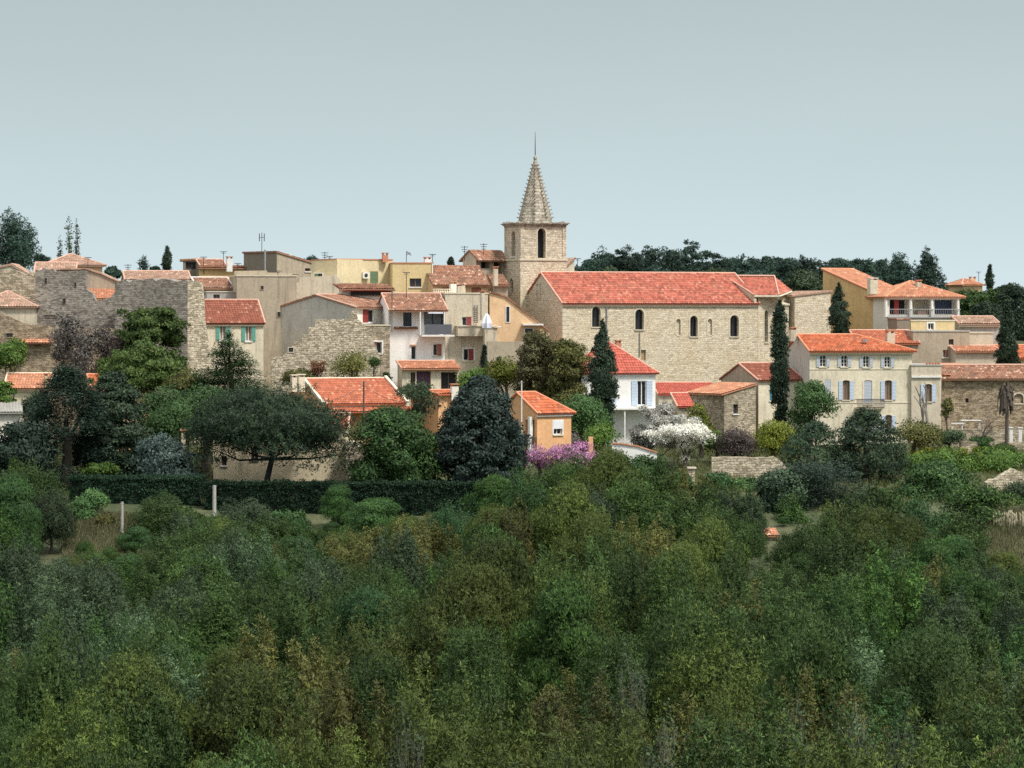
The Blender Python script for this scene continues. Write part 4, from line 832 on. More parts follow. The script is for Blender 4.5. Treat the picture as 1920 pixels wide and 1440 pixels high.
q.build('roof','tile_old',rt)
fr,rt=prism('garden_wall','plain grey retaining wall under the peach house','wall',[(914,640),(1000,641),(1010,650)],290,8,.6,'tan')
# grey gabled house
fr,w,d,rt,ze,zb=house('grey_gable_house','large grey gabled house end with a pink tile roof and white lower front','house',522,664,737,577,555,291,52,'side','offwhite','tile_old',lm='grey',ov=.4,wins=[(688,580,697,604,dict(kind='left',shut='shut_red',surround='trim_white')) if False else (680,580,702,605,dict(kind='left',shut='shut_red'))],ridge='ridge_pink')  # grey gable tone: partly its own paint, partly side shade put into colour
fr,w,d,rt,ze,zb=house('stone_rowhouse','stone rubble house front with a red shuttered window left of the white rowhouse','house',655,664,731,611,611,288,10,'flat','rubble','stone_trim',depth=4,wins=[(696,641,716,663,dict(kind='left',shut='shut_red',surround='trim_white'))])
# ruin wall, stepped
fr,rt=prism('ruined_wall','broken pale stone rampart wall with a stepped top edge in front of the grey gable','wall',[(508,672),(530,668),(545,655),(553,640),(565,640),(566,627),(577,627),(578,615),(590,613),(591,600),(640,599),(655,600),(661,583),(668,582),(672,597),(684,612),(700,640),(712,668)],286,6,1.1,'pale_rubble',rough=.1)
flatwin(rt,fr,541,652,550,660,'stone_trim','dark_void')
# ================================================================ LEFT: RAMPARTS AND SKYLINE ROOFS
gw=dict(kind='open',shut='shut_green',sw=.55,grid=1,pane='curtain')
fr,w,d,rt,ze,zb=house('green_shutter_house','cream house with a brown tile roof and two green shuttered windows beside the rampart','house',372,385,494,606,565,287,14,'side','palewall','tile_brown',ov=.3,depth=8,wins=[(412,610,424,638,gw),(460,611,472,640,gw)],ridge='ridge_pink',eave='trim_cream')
fr,rt=prism('rampart_tower','tall dark rubble rampart wall with a pale corner','wall',[(216,530),(235,527),(262,525),(300,524),(345,526),(352,527)],283,-10,3,'dark_rubble',rough=.14)
fr2,o=prism(None,None,None,[(352,527),(366,526),(380,530),(384,560),(386,600),(391,640),(392,690)],fr.at(fr.a_of(352),0,0).y,24,4,'pale_rubble',par=rt,part='corner_wall',rough=.05,zb=-12)
fr,rt=prism('rampart_wall','dark ruined rampart wall with a notched top behind the bare shrubs','wall',[(66,506),(100,504),(103,510),(160,509),(161,540),(172,548),(178,563),(192,562),(205,556),(218,545)],287,2,2,'dark_rubble',rough=.16)
flatwin(rt,fr,83,591,104,594,'dark_rubble','wood_dark'); 
for x0,y0,x1,y1 in ((84,522,88,531),(118,560,123,570),(140,530,143,538)): flatwin(rt,fr,x0,y0,x1,y1,'dark_rubble','dark_void',t=.03)
fr,rt=prism('low_rampart','low mottled rubble wall running along the foot of the rampart','wall',[(-40,585),(0,585),(20,595),(45,605),(66,610),(110,614),(218,616)],282,2,1,'brown_rubble',rough=.06)
flatwin(rt,fr,12,625,24,632,'brown_rubble','dark_void'); q=MB(); tiles(q,fr.at(fr.a_of(24),-.7,fr.z(643)),fr.at(fr.a_of(100),-.7,fr.z(643)),fr.at(fr.a_of(100),-.02,fr.z(636)),fr.at(fr.a_of(24),-.02,fr.z(636))); q.build('coping','tile_salmon',rt)
fr,rt=prism('ruined_gable','weathered pale stone gable with a ragged edge at the edge of the ramparts','wall',[(-20,505),(8,508),(10,506),(36,508),(42,512),(60,509),(66,514),(66,560)],292,4,3,'rubble',rough=.08)
simple('beige_house','plain beige house end with a thin tiled edge above the ramparts','house',-50,-45,44,511,498,297,4,'front','greige','tile_faded',depth=8,ap=.75)
simple('hip_roof_house','low grey house with a pale hipped tile roof at the left edge of the village','house',-60,-50,65,576,549,284,4,'hip','greige','tile_faded',depth=8,ov=.3,hip=2.0)
simple('rooftop_house','house with a wide faded pink hip roof standing above the ramparts','house',62,84,192,498,479,312,12,'hip','peach','tile_faded',depth=9,ov=.4,hip=1.2,chim=())
simple('lower_pink_roof','low house with a pink roof slope just behind the rampart top','house',60,66,140,512,495,302,6,'side','greige','tile_faded',depth=6)
fr,rt=prism('gable_behind_rampart','beige rendered gable with a tiled edge behind the rampart','house',[(96,508),(160,506),(190,515),(222,530)],293,4,6,'tan')
q=MB(); pts=[(96,507),(160,505),(190,514),(224,530)]
for (x,y),(x2,y2) in zip(pts,pts[1:]):
    a,a2=fr.a_of(x),fr.a_of(x2); z,z2=fr.z(y,a),fr.z(y2,a2); q.hexa([fr.at(a,-.15,z),fr.at(a2,-.15,z2),fr.at(a2,6,z2),fr.at(a,6,z),fr.at(a,-.15,z+.14),fr.at(a2,-.15,z2+.14),fr.at(a2,6,z2+.14),fr.at(a,6,z+.14)])
q.build('roof','tile_faded',rt)
simple('orange_lean_to','lean to with an orange tile roof tucked in the notch of the rampart','shed',158,162,218,562,533,289,8,'shed','offwhite','tile_salmon',depth=7,ov=.2,ridge=None)
simple('pink_roof_house','house with a flat pink tile roof and pale ridge behind the tall rampart','house',226,236,356,526,511,305,10,'side','greige','tile_faded',depth=8,ap=.5)
simple('dark_loft_house','dark timbered loft house with a small roof on the skyline','house',341,343,379,489,487,330,6,'shedu','darktan','tile_old',depth=6,wins=[(348,491,372,505,dict(frame='wood_dark',pane='dark_void',sill=False))],ridge=None)
simple('low_brown_house','small brown gabled house with a slanted roof on the skyline','house',374,378,424,502,489,326,14,'side','darktan','tile_old',depth=7)
simple('ochre_wall_house','long low house with an ochre wall under a thin tile eave on the skyline','house',352,373,500,504,500,320,6,'side','ochre','tile_old',depth=6,ridge=None)
chimney(rt,426,436,481,504,318,'trim_white')
fr,w,d,rt,ze,zb=house('white_ridge_house','low house with a pink roof framed by white mortar ridges','house',336,372,436,541,523,300,16,'side','concrete','tile_old',ridge='trim_white',depth=7,wins=[(382,542,392,547,dict(frame='trim_white',grid=0,pane='metal_grey',sill=False))])
simple('small_terrace_house','low concrete terrace house with a parapet above the brown roof','house',384,388,442,548,548,297,10,'flat','concrete','stone_trim',depth=5,wins=[(400,552,412,560,dict(frame='frame_brown'))])
fr,w,d,rt,ze,zb=house('tall_wall_house','big plain grey brown house wall behind the green shuttered house','house',440,444,556,518,518,296,10,'flat','tan','stone_trim',depth=8)
for x0,y0,x1,y1 in ((462,560,470,571),(520,585,526,594),(489,536,494,543)): flatwin(rt,fr,x0,y0,x1,y1,'tan','dark_void',t=.04)
fr,rt=prism('stepped_wall_house','grey brown house wall with a stepped edge left of the grey gable','house',[(440,508),(500,507),(502,511),(548,512),(550,538),(560,600)],299,6,7,'tan')
fr,rt=prism('pale_wall_house','pale rendered wall with light quoins between the stepped wall and the yellow house','house',[(548,530),(560,529),(562,520),(632,516),(646,540)],303,6,7,'greige')
q=MB()
for k in range(9): q.box(fr.at(.02,-.05,0),fr.u,.25+.2*(k%2),fr.v,.06,fr.z(540+k*5)-.2,fr.z(540+k*5)); 
q.build('quoins','stone_trim',rt)
fr,w,d,rt,ze,zb=house('tall_tan_house','tall brown house with a long roof falling to the right on the skyline','house',457,519,602,474,499,316,40,'shedu','tan','tile_old',lm='darktan',ov=.15,wins=[(572,503,582,509,dict(frame='frame_brown',grid=0))],ridge='tile_old')
q=MB(); q.tube([P(497,507,308),P(497,468,308)],.09,6); q.build('flue','metal_grey',rt)
fr,w,d,rt,ze,zb=house('yellow_house','pale yellow house with an olive shutter, an air conditioner and a slanted left wing','house',584,632,736,487,487,306,30,'flat','paleyellow','terracotta',wins=[(694,509,709,531,dict(kind='closed',shut='shut_olive',sill=False))],lm=None)
fr_,o=prism(None,None,None,[(583,513),(632,486)],fr.o.y+.1,-36,5,'paleyellow',par=rt,part='wing_wall',zb=zb)
flatwin(rt,fr_,590,513,605,532,'trim_white','dark_void',shut='shut_olive',kind='left')
chimney(rt,718,728,474,486,308,'terracotta',d=.5)
ac=MB(); ac.box(fr.at(fr.a_of(678),-.35,0),fr.u,.72,fr.v,.3,fr.z(522),fr.z(510)); ar=ac.build('ac_unit','trim_white'); tag(ar,'white air conditioner on the pale yellow house wall','air conditioner')
q=MB(); cc=fr.at(fr.a_of(678)+.33,-.37,fr.z(516)); q.tube([cc,cc+fr.v*.03],.2,12); q.build('fan','metal_dark',ar)
fr,rt=prism('small_porch_roof','low tiled porch roof with a red beam in front of the yellow house','porch',[(642,541),(735,541)],297,8,4,'offwhite'); w=fr.a_of(735)
q=MB(); q.box(fr.at(.8,-.3,0),fr.u,w-1,fr.v,.25,fr.z(554),fr.z(541.5)); q.build('opening','dark_void',rt)
q=MB(); tiles(q,fr.at(-.3,-.9,fr.z(542)),fr.at(w+.2,-.9,fr.z(542)),fr.at(w-.2,4,fr.z(532,0,4)),fr.at(-.6,4,fr.z(532,0,4))); q.build('roof','tile_old',rt)
q=MB(); q.box(fr.at(.2,-.75,0),fr.u,w-.2,fr.v,.15,fr.z(546),fr.z(543)); q.build('beam','cloth_red',rt)
fr,w,d,rt,ze,zb=house('warm_yellow_house','warm yellow house with a brown framed window right of the pale yellow one','house',733,736,812,494,494,305,6,'flat','yellow','terracotta',depth=8,wins=[(768,522,790,538,dict(kind='cas',grid=1,frame='frame_brown',sill=True))])
chimney(rt,797,808,482,494,307,'trim_white'); q=MB(); q.tube([fr.at(w-.08,-.05,ze),fr.at(w-.08,-.05,ze-3.4)],.06,5); q.build('drainpipe','trim_white',rt)
fr,w,d,rt,ze,zb=house('balustrade_house','house with an old pink tile roof and a terrace balustrade, left of the bell tower','house',800,812,915,534,500,303,14,'side','peach','tile_old',depth=9,ov=.4,wins=[(830,539,846,548,dict(kind='closed',shut='shut_brown')),(884,539,902,549,dict(kind='closed',shut='shut_brown'))],ridge=None)
fr,rt=prism('balustrade','low white stone balustrade on the terrace below the old pink roof','balustrade',[(812,551),(915,551)],296,8,.3,'greige'); q=MB(); w=fr.a_of(845)
for k in range(8): a=k*w/8+.1; q.tube([fr.at(a,.1,fr.z(551)),fr.at(a,.1,fr.z(547)),fr.at(a,.1,fr.z(543))],[.06,.1,.05],6)
q.box(fr.at(0,0,0),fr.u,w,fr.v,.2,fr.z(543),fr.z(541.5)); q.build('balusters','trim_cream',rt); chimney(rt,845,856,528,551,297,'offwhite')
fr,rt=prism('stair_block','rough plastered chimney block above the balustrade','chimney',[(858,537),(872,535),(873,546)],297.5,8,1.0,'greige')
fr,w,d,rt,ze,zb=house('loft_house','old house with a dark open loft under its tile roof beside the bell tower','house',868,893,950,484,471,311,40,'side','tan','tile_old',lm='greige',ov=.6,wins=[(902,488,918,503,dict(pane='dark_void',frame='wood_dark',grid=0,rv=.8,sill=False)),(926,488,942,514,dict(pane='dark_void',frame='wood_dark',grid=0,rv=.8,sill=False))],ridge=None)
chimney(rt,927,934,500,530,300,'greige',pots=False)
simple('small_pink_roof','small house with a rusty tile roof squeezed against the bell tower','house',922,926,952,536,517,303,6,'shed','tan','tile_old',depth=6,ridge=None)
simple('orange_roof_villa_left','villa with an orange tile roof behind the dark cedar at the left','villa',150,176,282,738,705,266,16,'side','peach','tile_orange',ov=.3,depth=7,ridge='ridge_orange')
fr,w,d,rt,ze,zb=house('ochre_roof_villa','villa with a flat ochre orange roof at the left edge','villa',5,10,92,728,703,268,4,'side','cream','tile_salmon',ov=.4,depth=6,ridge='trim_cream',eave='trim_cream')
chimney(rt,84,90,700,720,266,'peach'); chimney(rt,102,107,699,718,268,'offwhite')
simple('white_shed','small pale shed roof at the left edge under the bushes','shed',-20,-14,40,775,758,250,10,'shed','offwhite','concrete',depth=4,ridge=None)
# villa behind the hedge
fr,w,d,rt,ze,zb=house('hedge_villa','low cream villa seen under the umbrella pine behind the long hedge','villa',396,400,650,800,778,246,1,'side','cream','tile_villa',ov=.3,depth=8,wins=[(415,855,425,873,dict(frame='frame_brown',pane='dark_void')),(470,838,484,862,dict(frame='frame_brown'))])
fr,rt=prism('stone_bastion','square pale stone block wall right of the hedge villa','wall',[(649,828),(676,831),(698,842),(700,850)],243,3,4,'pale_rubble',rough=.05)
chimney(rt,337,349,806,830,243,'cream') if False else None
fr,rt=prism('garden_chimney','cream garden chimney with a terracotta cap between the blue grey bush and the pine','chimney',[(340,812),(348,812)],243,6,.45,'cream')
q=MB(); q.box(fr.at(-.1,-.1,0),fr.u,.55,fr.v,.65,fr.z(808),fr.z(805)); q.box(fr.at(0,0,0),fr.u,.34,fr.v,.4,fr.z(812),fr.z(808)); q.build('cap','terracotta',rt)
# walls on the right
fr,rt=prism('retaining_wall','weathered rubble garden wall with a pale coping below the purple shrub','wall',[(1335,857),(1440,858),(1452,855),(1462,862),(1480,880),(1492,900)],248,2,.7,'pale_rubble',rough=.03)
fr,rt=prism('white_garden_wall','curved white garden wall with a tile coping below the blossom tree','wall',[(1148,833),(1165,834),(1195,838),(1232,850)],247,2,.3,'white')
q=MB(); pts=[(1148,832.5),(1165,833.5),(1195,837.5),(1234,850)]
for (x,y),(x2,y2) in zip(pts,pts[1:]):
    a,a2=fr.a_of(x),fr.a_of(x2); z,z2=fr.z(y,a),fr.z(y2,a2); q.hexa([fr.at(a,-.1,z),fr.at(a2,-.1,z2),fr.at(a2,.4,z2),fr.at(a,.4,z),fr.at(a,-.1,z+.1),fr.at(a2,-.1,z2+.1),fr.at(a2,.4,z2+.1),fr.at(a,.4,z+.1)])
q.build('coping','tile_salmon',rt)
prism('terrace_wall','long grey terrace wall in front of the stone barn','wall',[(1765,806),(1830,805),(1990,808)],276,2,.5,'rubble',rough=.03)
prism('lower_terrace_wall','low mossy wall at the edge of the bright shrubs below the barn','wall',[(1800,828),(1990,830)],271,2,.4,'rubble',rough=.03)
fr,rt=prism('stone_hut','tiny stone hut with a flat tile roof poking out between the wood trees','hut',[(1436,1003),(1456,1003)],222,5,1.2,'pale_rubble')
q=MB(); w=fr.a_of(1456); tiles(q,fr.at(-.15,-.3,fr.z(1004)),fr.at(w+.15,-.3,fr.z(1004)),fr.at(w+.15,1.3,fr.z(993)),fr.at(-.15,1.3,fr.z(993))); q.build('roof','tile_salmon',rt)
fr,rt=prism('gate_pillar','small pale stone pillar with a flat cap among the bushes','pillar',[(1291,879),(1303,879)],242,5,.5,'pale_rubble'); q=MB(); q.box(fr.at(-.1,-.1,0),fr.u,.72,fr.v,.7,fr.z(879),fr.z(876)); q.build('cap','stone_trim',rt)
fr,rt=prism('brick_pillar','pink brick gate pillar beside the magenta blossoms','pillar',[(1104,819),(1112,819)],249,5,.4,'orange')
prism('rubble_bank','pale broken stone bank above the reeds','wall',[(1850,905),(1880,893),(1900,880),(1930,890),(1990,900)],245,4,1.2,'pale_rubble',rough=.15)
# garden table and posts on the right terrace
def table(x,y,Y):
    c=P(x,y,Y); r=root('garden_table','white garden table with chairs on the terrace before the barn','table',c); q=MB()
    q.box(c,V((1,0,0)),1.9,V((0,1,0)),.9,c.z+.68,c.z+.73); q.build('tabletop','trim_white',r)
    for a in (.1,1.7):
        for b_ in (.1,.8): q=MB(); q.box(c+V((a,b_,0)),V((1,0,0)),.07,V((0,1,0)),.07,c.z-.3,c.z+.675); q.build('leg','trim_white',r)
table(1802,803,277.5)
for i,x in enumerate((1893,1910)):
    f=Fr(x,273,0); q=MB(); q.box(f.at(0,0,0),f.u,.3,f.v,.3,f.z(830),f.z(803)); q.box(f.at(-.06,-.06,0),f.u,.42,f.v,.42,f.z(803)+.003,f.z(801)); tag(q.build('gate_post','trim_white'),'short white gate post under the palm, '+('nearer the table' if i==0 else 'further from the table'),'post','white posts on the barn terrace')
f=Fr(1784,274,0); q=MB(); q.box(f.at(0,0,0),f.u,1.1,f.v,.4,f.z(795),f.z(793)); q.box(f.at(.05,.1,0),f.u,.08,f.v,.2,f.z(806),f.z(795)-.002); q.box(f.at(.95,.1,0),f.u,.08,f.v,.2,f.z(806),f.z(795)-.002); tag(q.build('bench','trim_white'),'white bench by the dark bush at the barn corner','bench')
# street poles in the clearing
def pole(x,yt,yb,Y,lab,r=.1,mat='concrete',nm='concrete_pole'):
    X,_,zt=P(x,yt,Y); g=ground(X,Y)-.3; q=MB(); q.tube([(X,Y,min(g,(HY-yb)/FPX*Y)),(X,Y,zt)],[r*1.15,r],8); rt=root(nm,lab,'pole',(X,Y,g)); q.build('shaft',mat,rt); q=MB(); q.box(V((X-.16,Y-.05,0)),V((1,0,0)),.32,V((0,1,0)),.1,zt-.16,zt-.1); q.build('bracket','metal_grey',rt)
pole(229,941,1018,222,'white concrete pole standing in the pale clearing')
pole(402,910,960,226,'grey concrete pole in front of the dark hedge near the pine trunk',.13)
pole(682,715,790,256,'slim timber utility pole in front of the wide villa roof',.07,'bark','timber_pole')
pole(978,714,745,255,'short pale pole behind the bright red villa roof',.05,'trim_white','thin_pole')
# wires
def wire(p,q,lab,sag=.5,r=.02):
    mb=MB(); pts=[V(p).lerp(V(q),t/12)-V((0,0,sag*4*(t/12)*(1-t/12))) for t in range(13)]; mb.tube(pts,r,4,False); tag(mb.build('overhead_wire','metal_dark'),lab,'wire')
wire(P(682,722,256),P(745,752,252),'black wire from the timber pole to the orange villa side',.2); wire(P(682,722,256),P(570,760,250),'black wire from the timber pole toward the umbrella pine',.4)
wire(P(860,748,255),P(745,752,252),'black wire crossing in front of the orange cottage',.3)
# aerials
def aerial(x,yt,yb,Y,lab,style=0,r=.035):
    p=P(x,yb,Y); t=P(x,yt,Y); rt=root('tv_aerial',lab,'aerial',p); q=MB(); q.tube([p-V((0,0,.6)),t],r,5); q.build('mast','metal_dark',rt); q=MB(); h=t.z-p.z
    if style==0:
        for k in range(3): q.tube([t+V((-.38+.08*k,0,-.12-.24*k)),t+V((.38-.08*k,0,-.12-.24*k))],.03,4)
    elif style==1: q.tube([t+V((-.35,0,0)),t+V((.35,0,0))],.035,4); q.tube([t+V((-.2,0,-.15)),t+V((.2,0,-.15))],.025,4)
    elif style==2:
        for s in (-1,1): q.tube([t+V((.25*s,0,-.9)),t+V((.25*s,0,-.1))],.045,5); q.tube([t+V((0,0,-.5)),t+V((.25*s,0,-.5))],.025,4)
    else:
        q.tube([t,t+V((.5,0,-.35))],.035,4)
        for k in range(5): q.tube([t+V((.1*k,-.2,-.07*k-.12)),t+V((.1*k,.2,-.07*k+.12))],.02,4); 
        q.tube([t+V((.05,0,-.35)),t+V((.4,0,-.05))],.03,4)
    q.build('elements','metal_dark',rt)
for a in ((491,436,475,312,'tall mast with upright dipoles on the tall brown house',2),(240,495,515,312,'square ladder aerial left of the skyline cypress',0),(382,482,503,320,'thin aerial behind the ochre wall house',1),(419,472,503,322,'taller thin aerial left of the white chimney',1),
 (446,494,508,318,'short stub aerial right of the white chimney',1),(609,472,492,318,'aerial with three rungs on the yellow wing roof',0),(618,481,490,320,'small aerial beside the three rung one',1),(762,472,490,312,'hook shaped aerial on the warm yellow house',3),(811,477,492,309,'small aerial beside the white chimney of the warm yellow house',1),
 (871,461,478,312,'spidery aerial on the loft house gable',0),(907,456,472,312,'tall aerial on the loft house roof',0),(762,511,551,293,'rusty pole aerial in front of the warm yellow wall',1),(1083,485,510,318,'thin antenna beside the beige stub right of the tower',1),(735,545,610,285,'thin dark pole at the corner of the white rowhouse',1),(165,483,505,308,'short pipe aerial on the faded pink roof',1),(1835,510,524,432,'tiny aerial on the distant salmon villa',1),(521,508,530,298,'thin pole on the stepped wall terrace',1),(553,515,530,300,'short aerial pole above the pale quoins',1)): aerial(*a)
# ================================================================ TREES AND SHRUBS OF THE VILLAGE
T_=tree
# far ridge on the right
k=0
for (px,pt,pb,w,Y) in ((1130,460,540,66,540),(1172,455,540,70,500),(1225,449,545,80,560),(1262,458,545,60,480),(1297,446,550,66,520),(1345,474,550,60,480),(1388,474,552,66,470),(1432,470,552,62,520),(1468,466,552,60,560),(1508,474,552,64,480),(1548,480,560,62,540),(1590,474,560,70,500),(1632,482,560,60,460),(1105,476,540,40,470),(1660,490,560,60,480)):
    T_('pine_tree',['dark blue green pine, first of the skyline ridge beside the bell tower','dark skyline pine just right of the first pair','tall lumpy skyline pine above the nave ridge','low skyline pine between two taller ones above the nave','round topped tallest skyline pine above the red nave roof','low pine just right of the round topped skyline pine','loose skyline pine above the middle of the nave','skyline pine above the choir roof ridge','pine above the right end of the choir roof','skyline pine above the hipped choir end','skyline pine left of the ochre house','skyline pine directly behind the ochre house roof ridge','skyline pine behind the right slope of the ochre house','small leaning pine nearest the antenna by the bell tower','low pine filling the gap before the big skyline pair'][k],px,pt,pb,w,Y,'pine' if k%3 else 'scrub','leaf_farpine',n=7000,size=.38,group='pines on the skyline ridge',style='pine',asp=.35,bark='bark',dens=1.3,r0=.22,shell=.3); k+=1
T_('pine_tree','big dark pine behind the loggia house, left of a pair',1688,468,560,62,440,'scrub','leaf_farpine',n=9000,size=.34,style='pine',asp=.35,dens=1.4,group='pines on the skyline ridge',r0=.22)
T_('pine_tree','tallest dark pine behind the loggia house, right of the pair',1738,464,575,74,430,'scrub','leaf_farpine',n=10000,size=.34,style='pine',asp=.35,dens=1.4,group='pines on the skyline ridge',r0=.22)
for i,(x,pt,w,Y) in enumerate(((1080,505,70,420),(1150,505,90,410),(1240,508,90,410),(1330,508,90,405),(1420,512,90,405),(1510,512,90,405),(1600,515,80,400))):
    T_('bushy_tree','low green tree filling the foot of the skyline pines, number %s from the tower'%('one','two','three','four','five','six','seven')[i],x,pt-5,pt+50,w,Y,'round','leaf_greygreen' if i%2 else 'leaf_farpine',n=6000,size=.34,group='low trees below the skyline pines')
for i,(x,pt,w,Y) in enumerate(((1142,470,70,600),(1196,463,76,610),(1262,462,76,600),(1322,466,70,605),(1368,478,70,600),(1410,476,70,595),(1450,473,74,600),(1490,478,72,600),(1530,482,74,600),(1574,480,70,600),(1612,482,70,590),(1654,484,70,580))):
    T_('pine_tree','dark pine in the second rank on the ridge '+('over the tower end of the nave','over the choir end of the nave','over the choir','near the ochre house')[i//3],x,pt,550,w,Y,'round','leaf_farpine',n=7000,size=.42,group='second rank of skyline pines, '+('left nave','right nave','choir','ochre house')[i//3],style='pine',asp=.4,dens=1.1)
for i,(x,pt,pb,w,Y,kd,mt,lab) in enumerate(((1820,536,620,90,395,'round','leaf_oak','dark rounded tree right of the loggia house roof'),(1870,530,620,80,385,'round','leaf_oak','dark olive tree below the skyline cypress'),(1905,518,640,90,375,'round','leaf_pine','big dark tree at the right edge above the village'),(1795,548,620,60,400,'round','leaf_oak','low dark tree touching the eave of the loggia house'),(1850,560,640,90,350,'round','leaf_pine','deep green tree behind the stone cottage'),(1925,560,660,70,330,'scrub','leaf_pine','dark evergreen cut by the right edge'))):
    T_('evergreen_tree',lab,x,pt,pb,w,Y,kd,mt,n=11000,size=.3,dens=1.3,group='dark trees behind the right end of the village',style='round')
T_('cypress','small dark cypress on the skyline beside the distant salmon villa',1856,502,545,14,420,'cypress','leaf_cypress',n=3500,size=.3)
T_('conifer','dark pointed conifer growing behind the stone barn roof',1889,574,690,44,290,'cone','leaf_cypress',n=14000,size=.26)
T_('pine_tree','big rounded dark pine cut by the frame at the top of the village',20,388,515,124,350,'scrub','leaf_farpine',n=22000,size=.26,style='pine',asp=.35,dens=2.0,r0=.3)
T_('pine_tree','low offshoot pine beside the big pine, above the pink roof',78,468,515,34,348,'pine','leaf_farpine',n=3500,size=.26)
T_('poplar','tall thin poplar with sparse pale leaves, the taller stem of the group',129,411,500,16,345,'column','leaf_greygreen',n=480,size=.2,asp=.6,group='sparse poplars behind the rampart'); T_('poplar','thin sparse poplar touching the tallest one',143,418,500,14,346,'column','leaf_greygreen',n=360,size=.2,asp=.6,group='sparse poplars behind the rampart'); T_('poplar','shortest sparse poplar at the side of the pair',112,447,500,12,346,'column','leaf_greygreen',n=260,size=.2,asp=.6,group='sparse poplars behind the rampart')
T_('cypress','small dark cypress alone on the skyline behind the rampart',314,467,512,19,335,'cypress','leaf_cypress',n=3500,size=.24)
T_('bushy_tree','small bluish tree on the skyline beside the pink hip roof',210,500,525,36,380,'round','leaf_farpine',n=3000,size=.3)
T_('palm_tree','little ragged palm like tree top on the skyline',269,486,515,16,345,'column','leaf_farpine',n=300,size=.5,asp=.2)
T_('bushy_tree','faint low bush left of the skyline cypress',290,500,520,26,370,'round','leaf_farpine',n=1500,size=.28)
T_('bushy_tree','dark tree tops rising behind the tall brown house',582,476,510,44,350,'pine','leaf_farpine',n=4500,size=.26,style='pine')
T_('cypress','tiny blunt cypress on the skyline over the old pink roof',846,485,503,12,335,'column','leaf_cypress',n=1800,size=.22)
# named garden trees
T_('cypress','broad dark cypress in front of the church beside the white house',1129,606,810,54,266,'cypress','leaf_cypress',n=26000,size=.24)
T_('cypress','very tall thin cypress in front of the choir buttress',1462,568,795,34,270,'column','leaf_cypress',n=24000,size=.2)
T_('cypress','pointed dark cypress before the ochre house wall',1573,537,640,38,300,'cypress','leaf_cypress',n=14000,size=.22)
T_('cypress','slim cypress below the folded parasol',908,655,722,15,281,'cypress','leaf_cypress',n=4500,size=.2); T_('cypress','short slim cypress beside the yellow green bush',935,676,722,13,280,'cypress','leaf_cypress',n=3500,size=.2)
T_('oak_tree','dark brownish leafing tree before the peach rowhouse, the darker of two',1010,602,780,104,273,'round','leaf_brown',n=22000,size=.22,dens=1.5,low=.6)
T_('oak_tree','olive yellow leafing tree between the dark tree and the cypress',1066,618,790,104,271,'round','leaf_oliveyellow',n=22000,size=.22,dens=1.5,low=.6)
T_('shrub','yellow green bush filling the garden under the grey wall',948,663,735,84,277,'bush','leaf_midgreen',n=7000,size=.2,cat='shrub',hue=None) if False else T_('shrub','yellow green bush filling the garden under the grey wall',950,664,735,84,277,'bush','leaf_yellowgreen',n=6000,size=.2,cat='shrub')
T_('shrub','light green bush beside the purple curtained porch',885,690,745,64,276,'bush','leaf_bright',n=5000,size=.2,cat='shrub')
T_('conifer','large dark blue conifer between the round tree and the orange villa',902,710,935,176,240,'ovoid','leaf_magnolia',n=60000,size=.27,dens=1.8,asp=.5,low=.7,up=-.1,style='round')
T_('round_tree','broad green dome shaped tree right of the umbrella pine',736,750,935,196,239,'round','leaf_round',n=42000,size=.22,dens=2,low=.6)
T_('umbrella_pine','wide dark umbrella pine with a bare leaning trunk in front of the cream villa',502,720,888,330,240,'pine','leaf_pine',n=95000,size=.26,dens=3.4,d=11,extra=[(3.2+.45*i+.3*(i%3),-3+1.1*(i%5),.3+.45*(i%4),1.0,1.0,.55) for i in range(8)]+[(-5.5+.3*i,-2+i%4,.9+.3*(i%3),.9,.9,.5) for i in range(5)],bark='bark_dark',r0=.26,limbs=12,low=.7)
T_('olive_tree','rounded blue grey bush tree behind the left part of the hedge',314,810,925,146,240,'round','leaf_bluegrey',n=22000,size=.2,dens=1.6,low=.6)
T_('cedar','huge dark cedar at the left with a pointed top',122,688,935,190,243,'ovoid','leaf_cedar',n=60000,size=.28,dens=1.6,low=.7,style='cedar')
T_('cedar','second dark cedar close behind, a little shorter',212,702,905,150,246,'ovoid','leaf_pine',n=36000,size=.26,dens=1.4)
T_('cedar','low dark cedar skirt at the left below the pale shed',40,775,930,150,238,'round','leaf_cedar',n=20000,size=.26,dens=1.5,low=.6)
T_('willow_tree','soft mid green tree between the cedar and the umbrella pine',308,712,850,126,252,'bush','leaf_midgreen',n=22000,size=.2,dens=1.5,low=.6)
T_('evergreen_tree','dark green tree behind the crown of the umbrella pine',385,700,830,130,256,'bush','leaf_round',n=20000,size=.24,dens=1.4)
T_('cedar','layered green cedar in front of the green shuttered house',430,630,765,165,262,'cone','leaf_round',n=30000,size=.26,dens=1.3,low=.5,style='cedar')
T_('cedar','yellow green layered cedar before the tall rampart, the upper one',286,552,690,128,274,'pine','leaf_cedargreen',n=30000,size=.26,dens=2.2,style='round')
T_('cedar','bright green layered cedar below the yellow green one',268,632,760,178,270,'pine','leaf_cedargreen',n=36000,size=.26,dens=2.4,style='round')
T_('shrub','dark and green tangle at the foot of the layered cedar',350,690,760,90,264,'bush','leaf_oliveyellow',n=8000,size=.2,cat='shrub')
bare_tree('bare_shrub','large grey leafless shrub in front of the dark rampart',150,590,700,170,277,'bark_pale',depth=6,r0=.12,n0=6,seed=5,leaves=('leaf_twig',9000),ls=.2,upr=.35)
bare_tree('bare_shrub','dark leafless bush beside the yellow green cedar',215,600,700,120,276,'bark',depth=6,r0=.12,n0=5,seed=8,leaves=('leaf_purplebrown',5000),ls=.2,upr=.35)
T_('shrub','yellow green rounded bush at the left edge below the rampart',20,633,705,84,272,'bush','leaf_bright',n=8000,size=.2,cat='shrub')
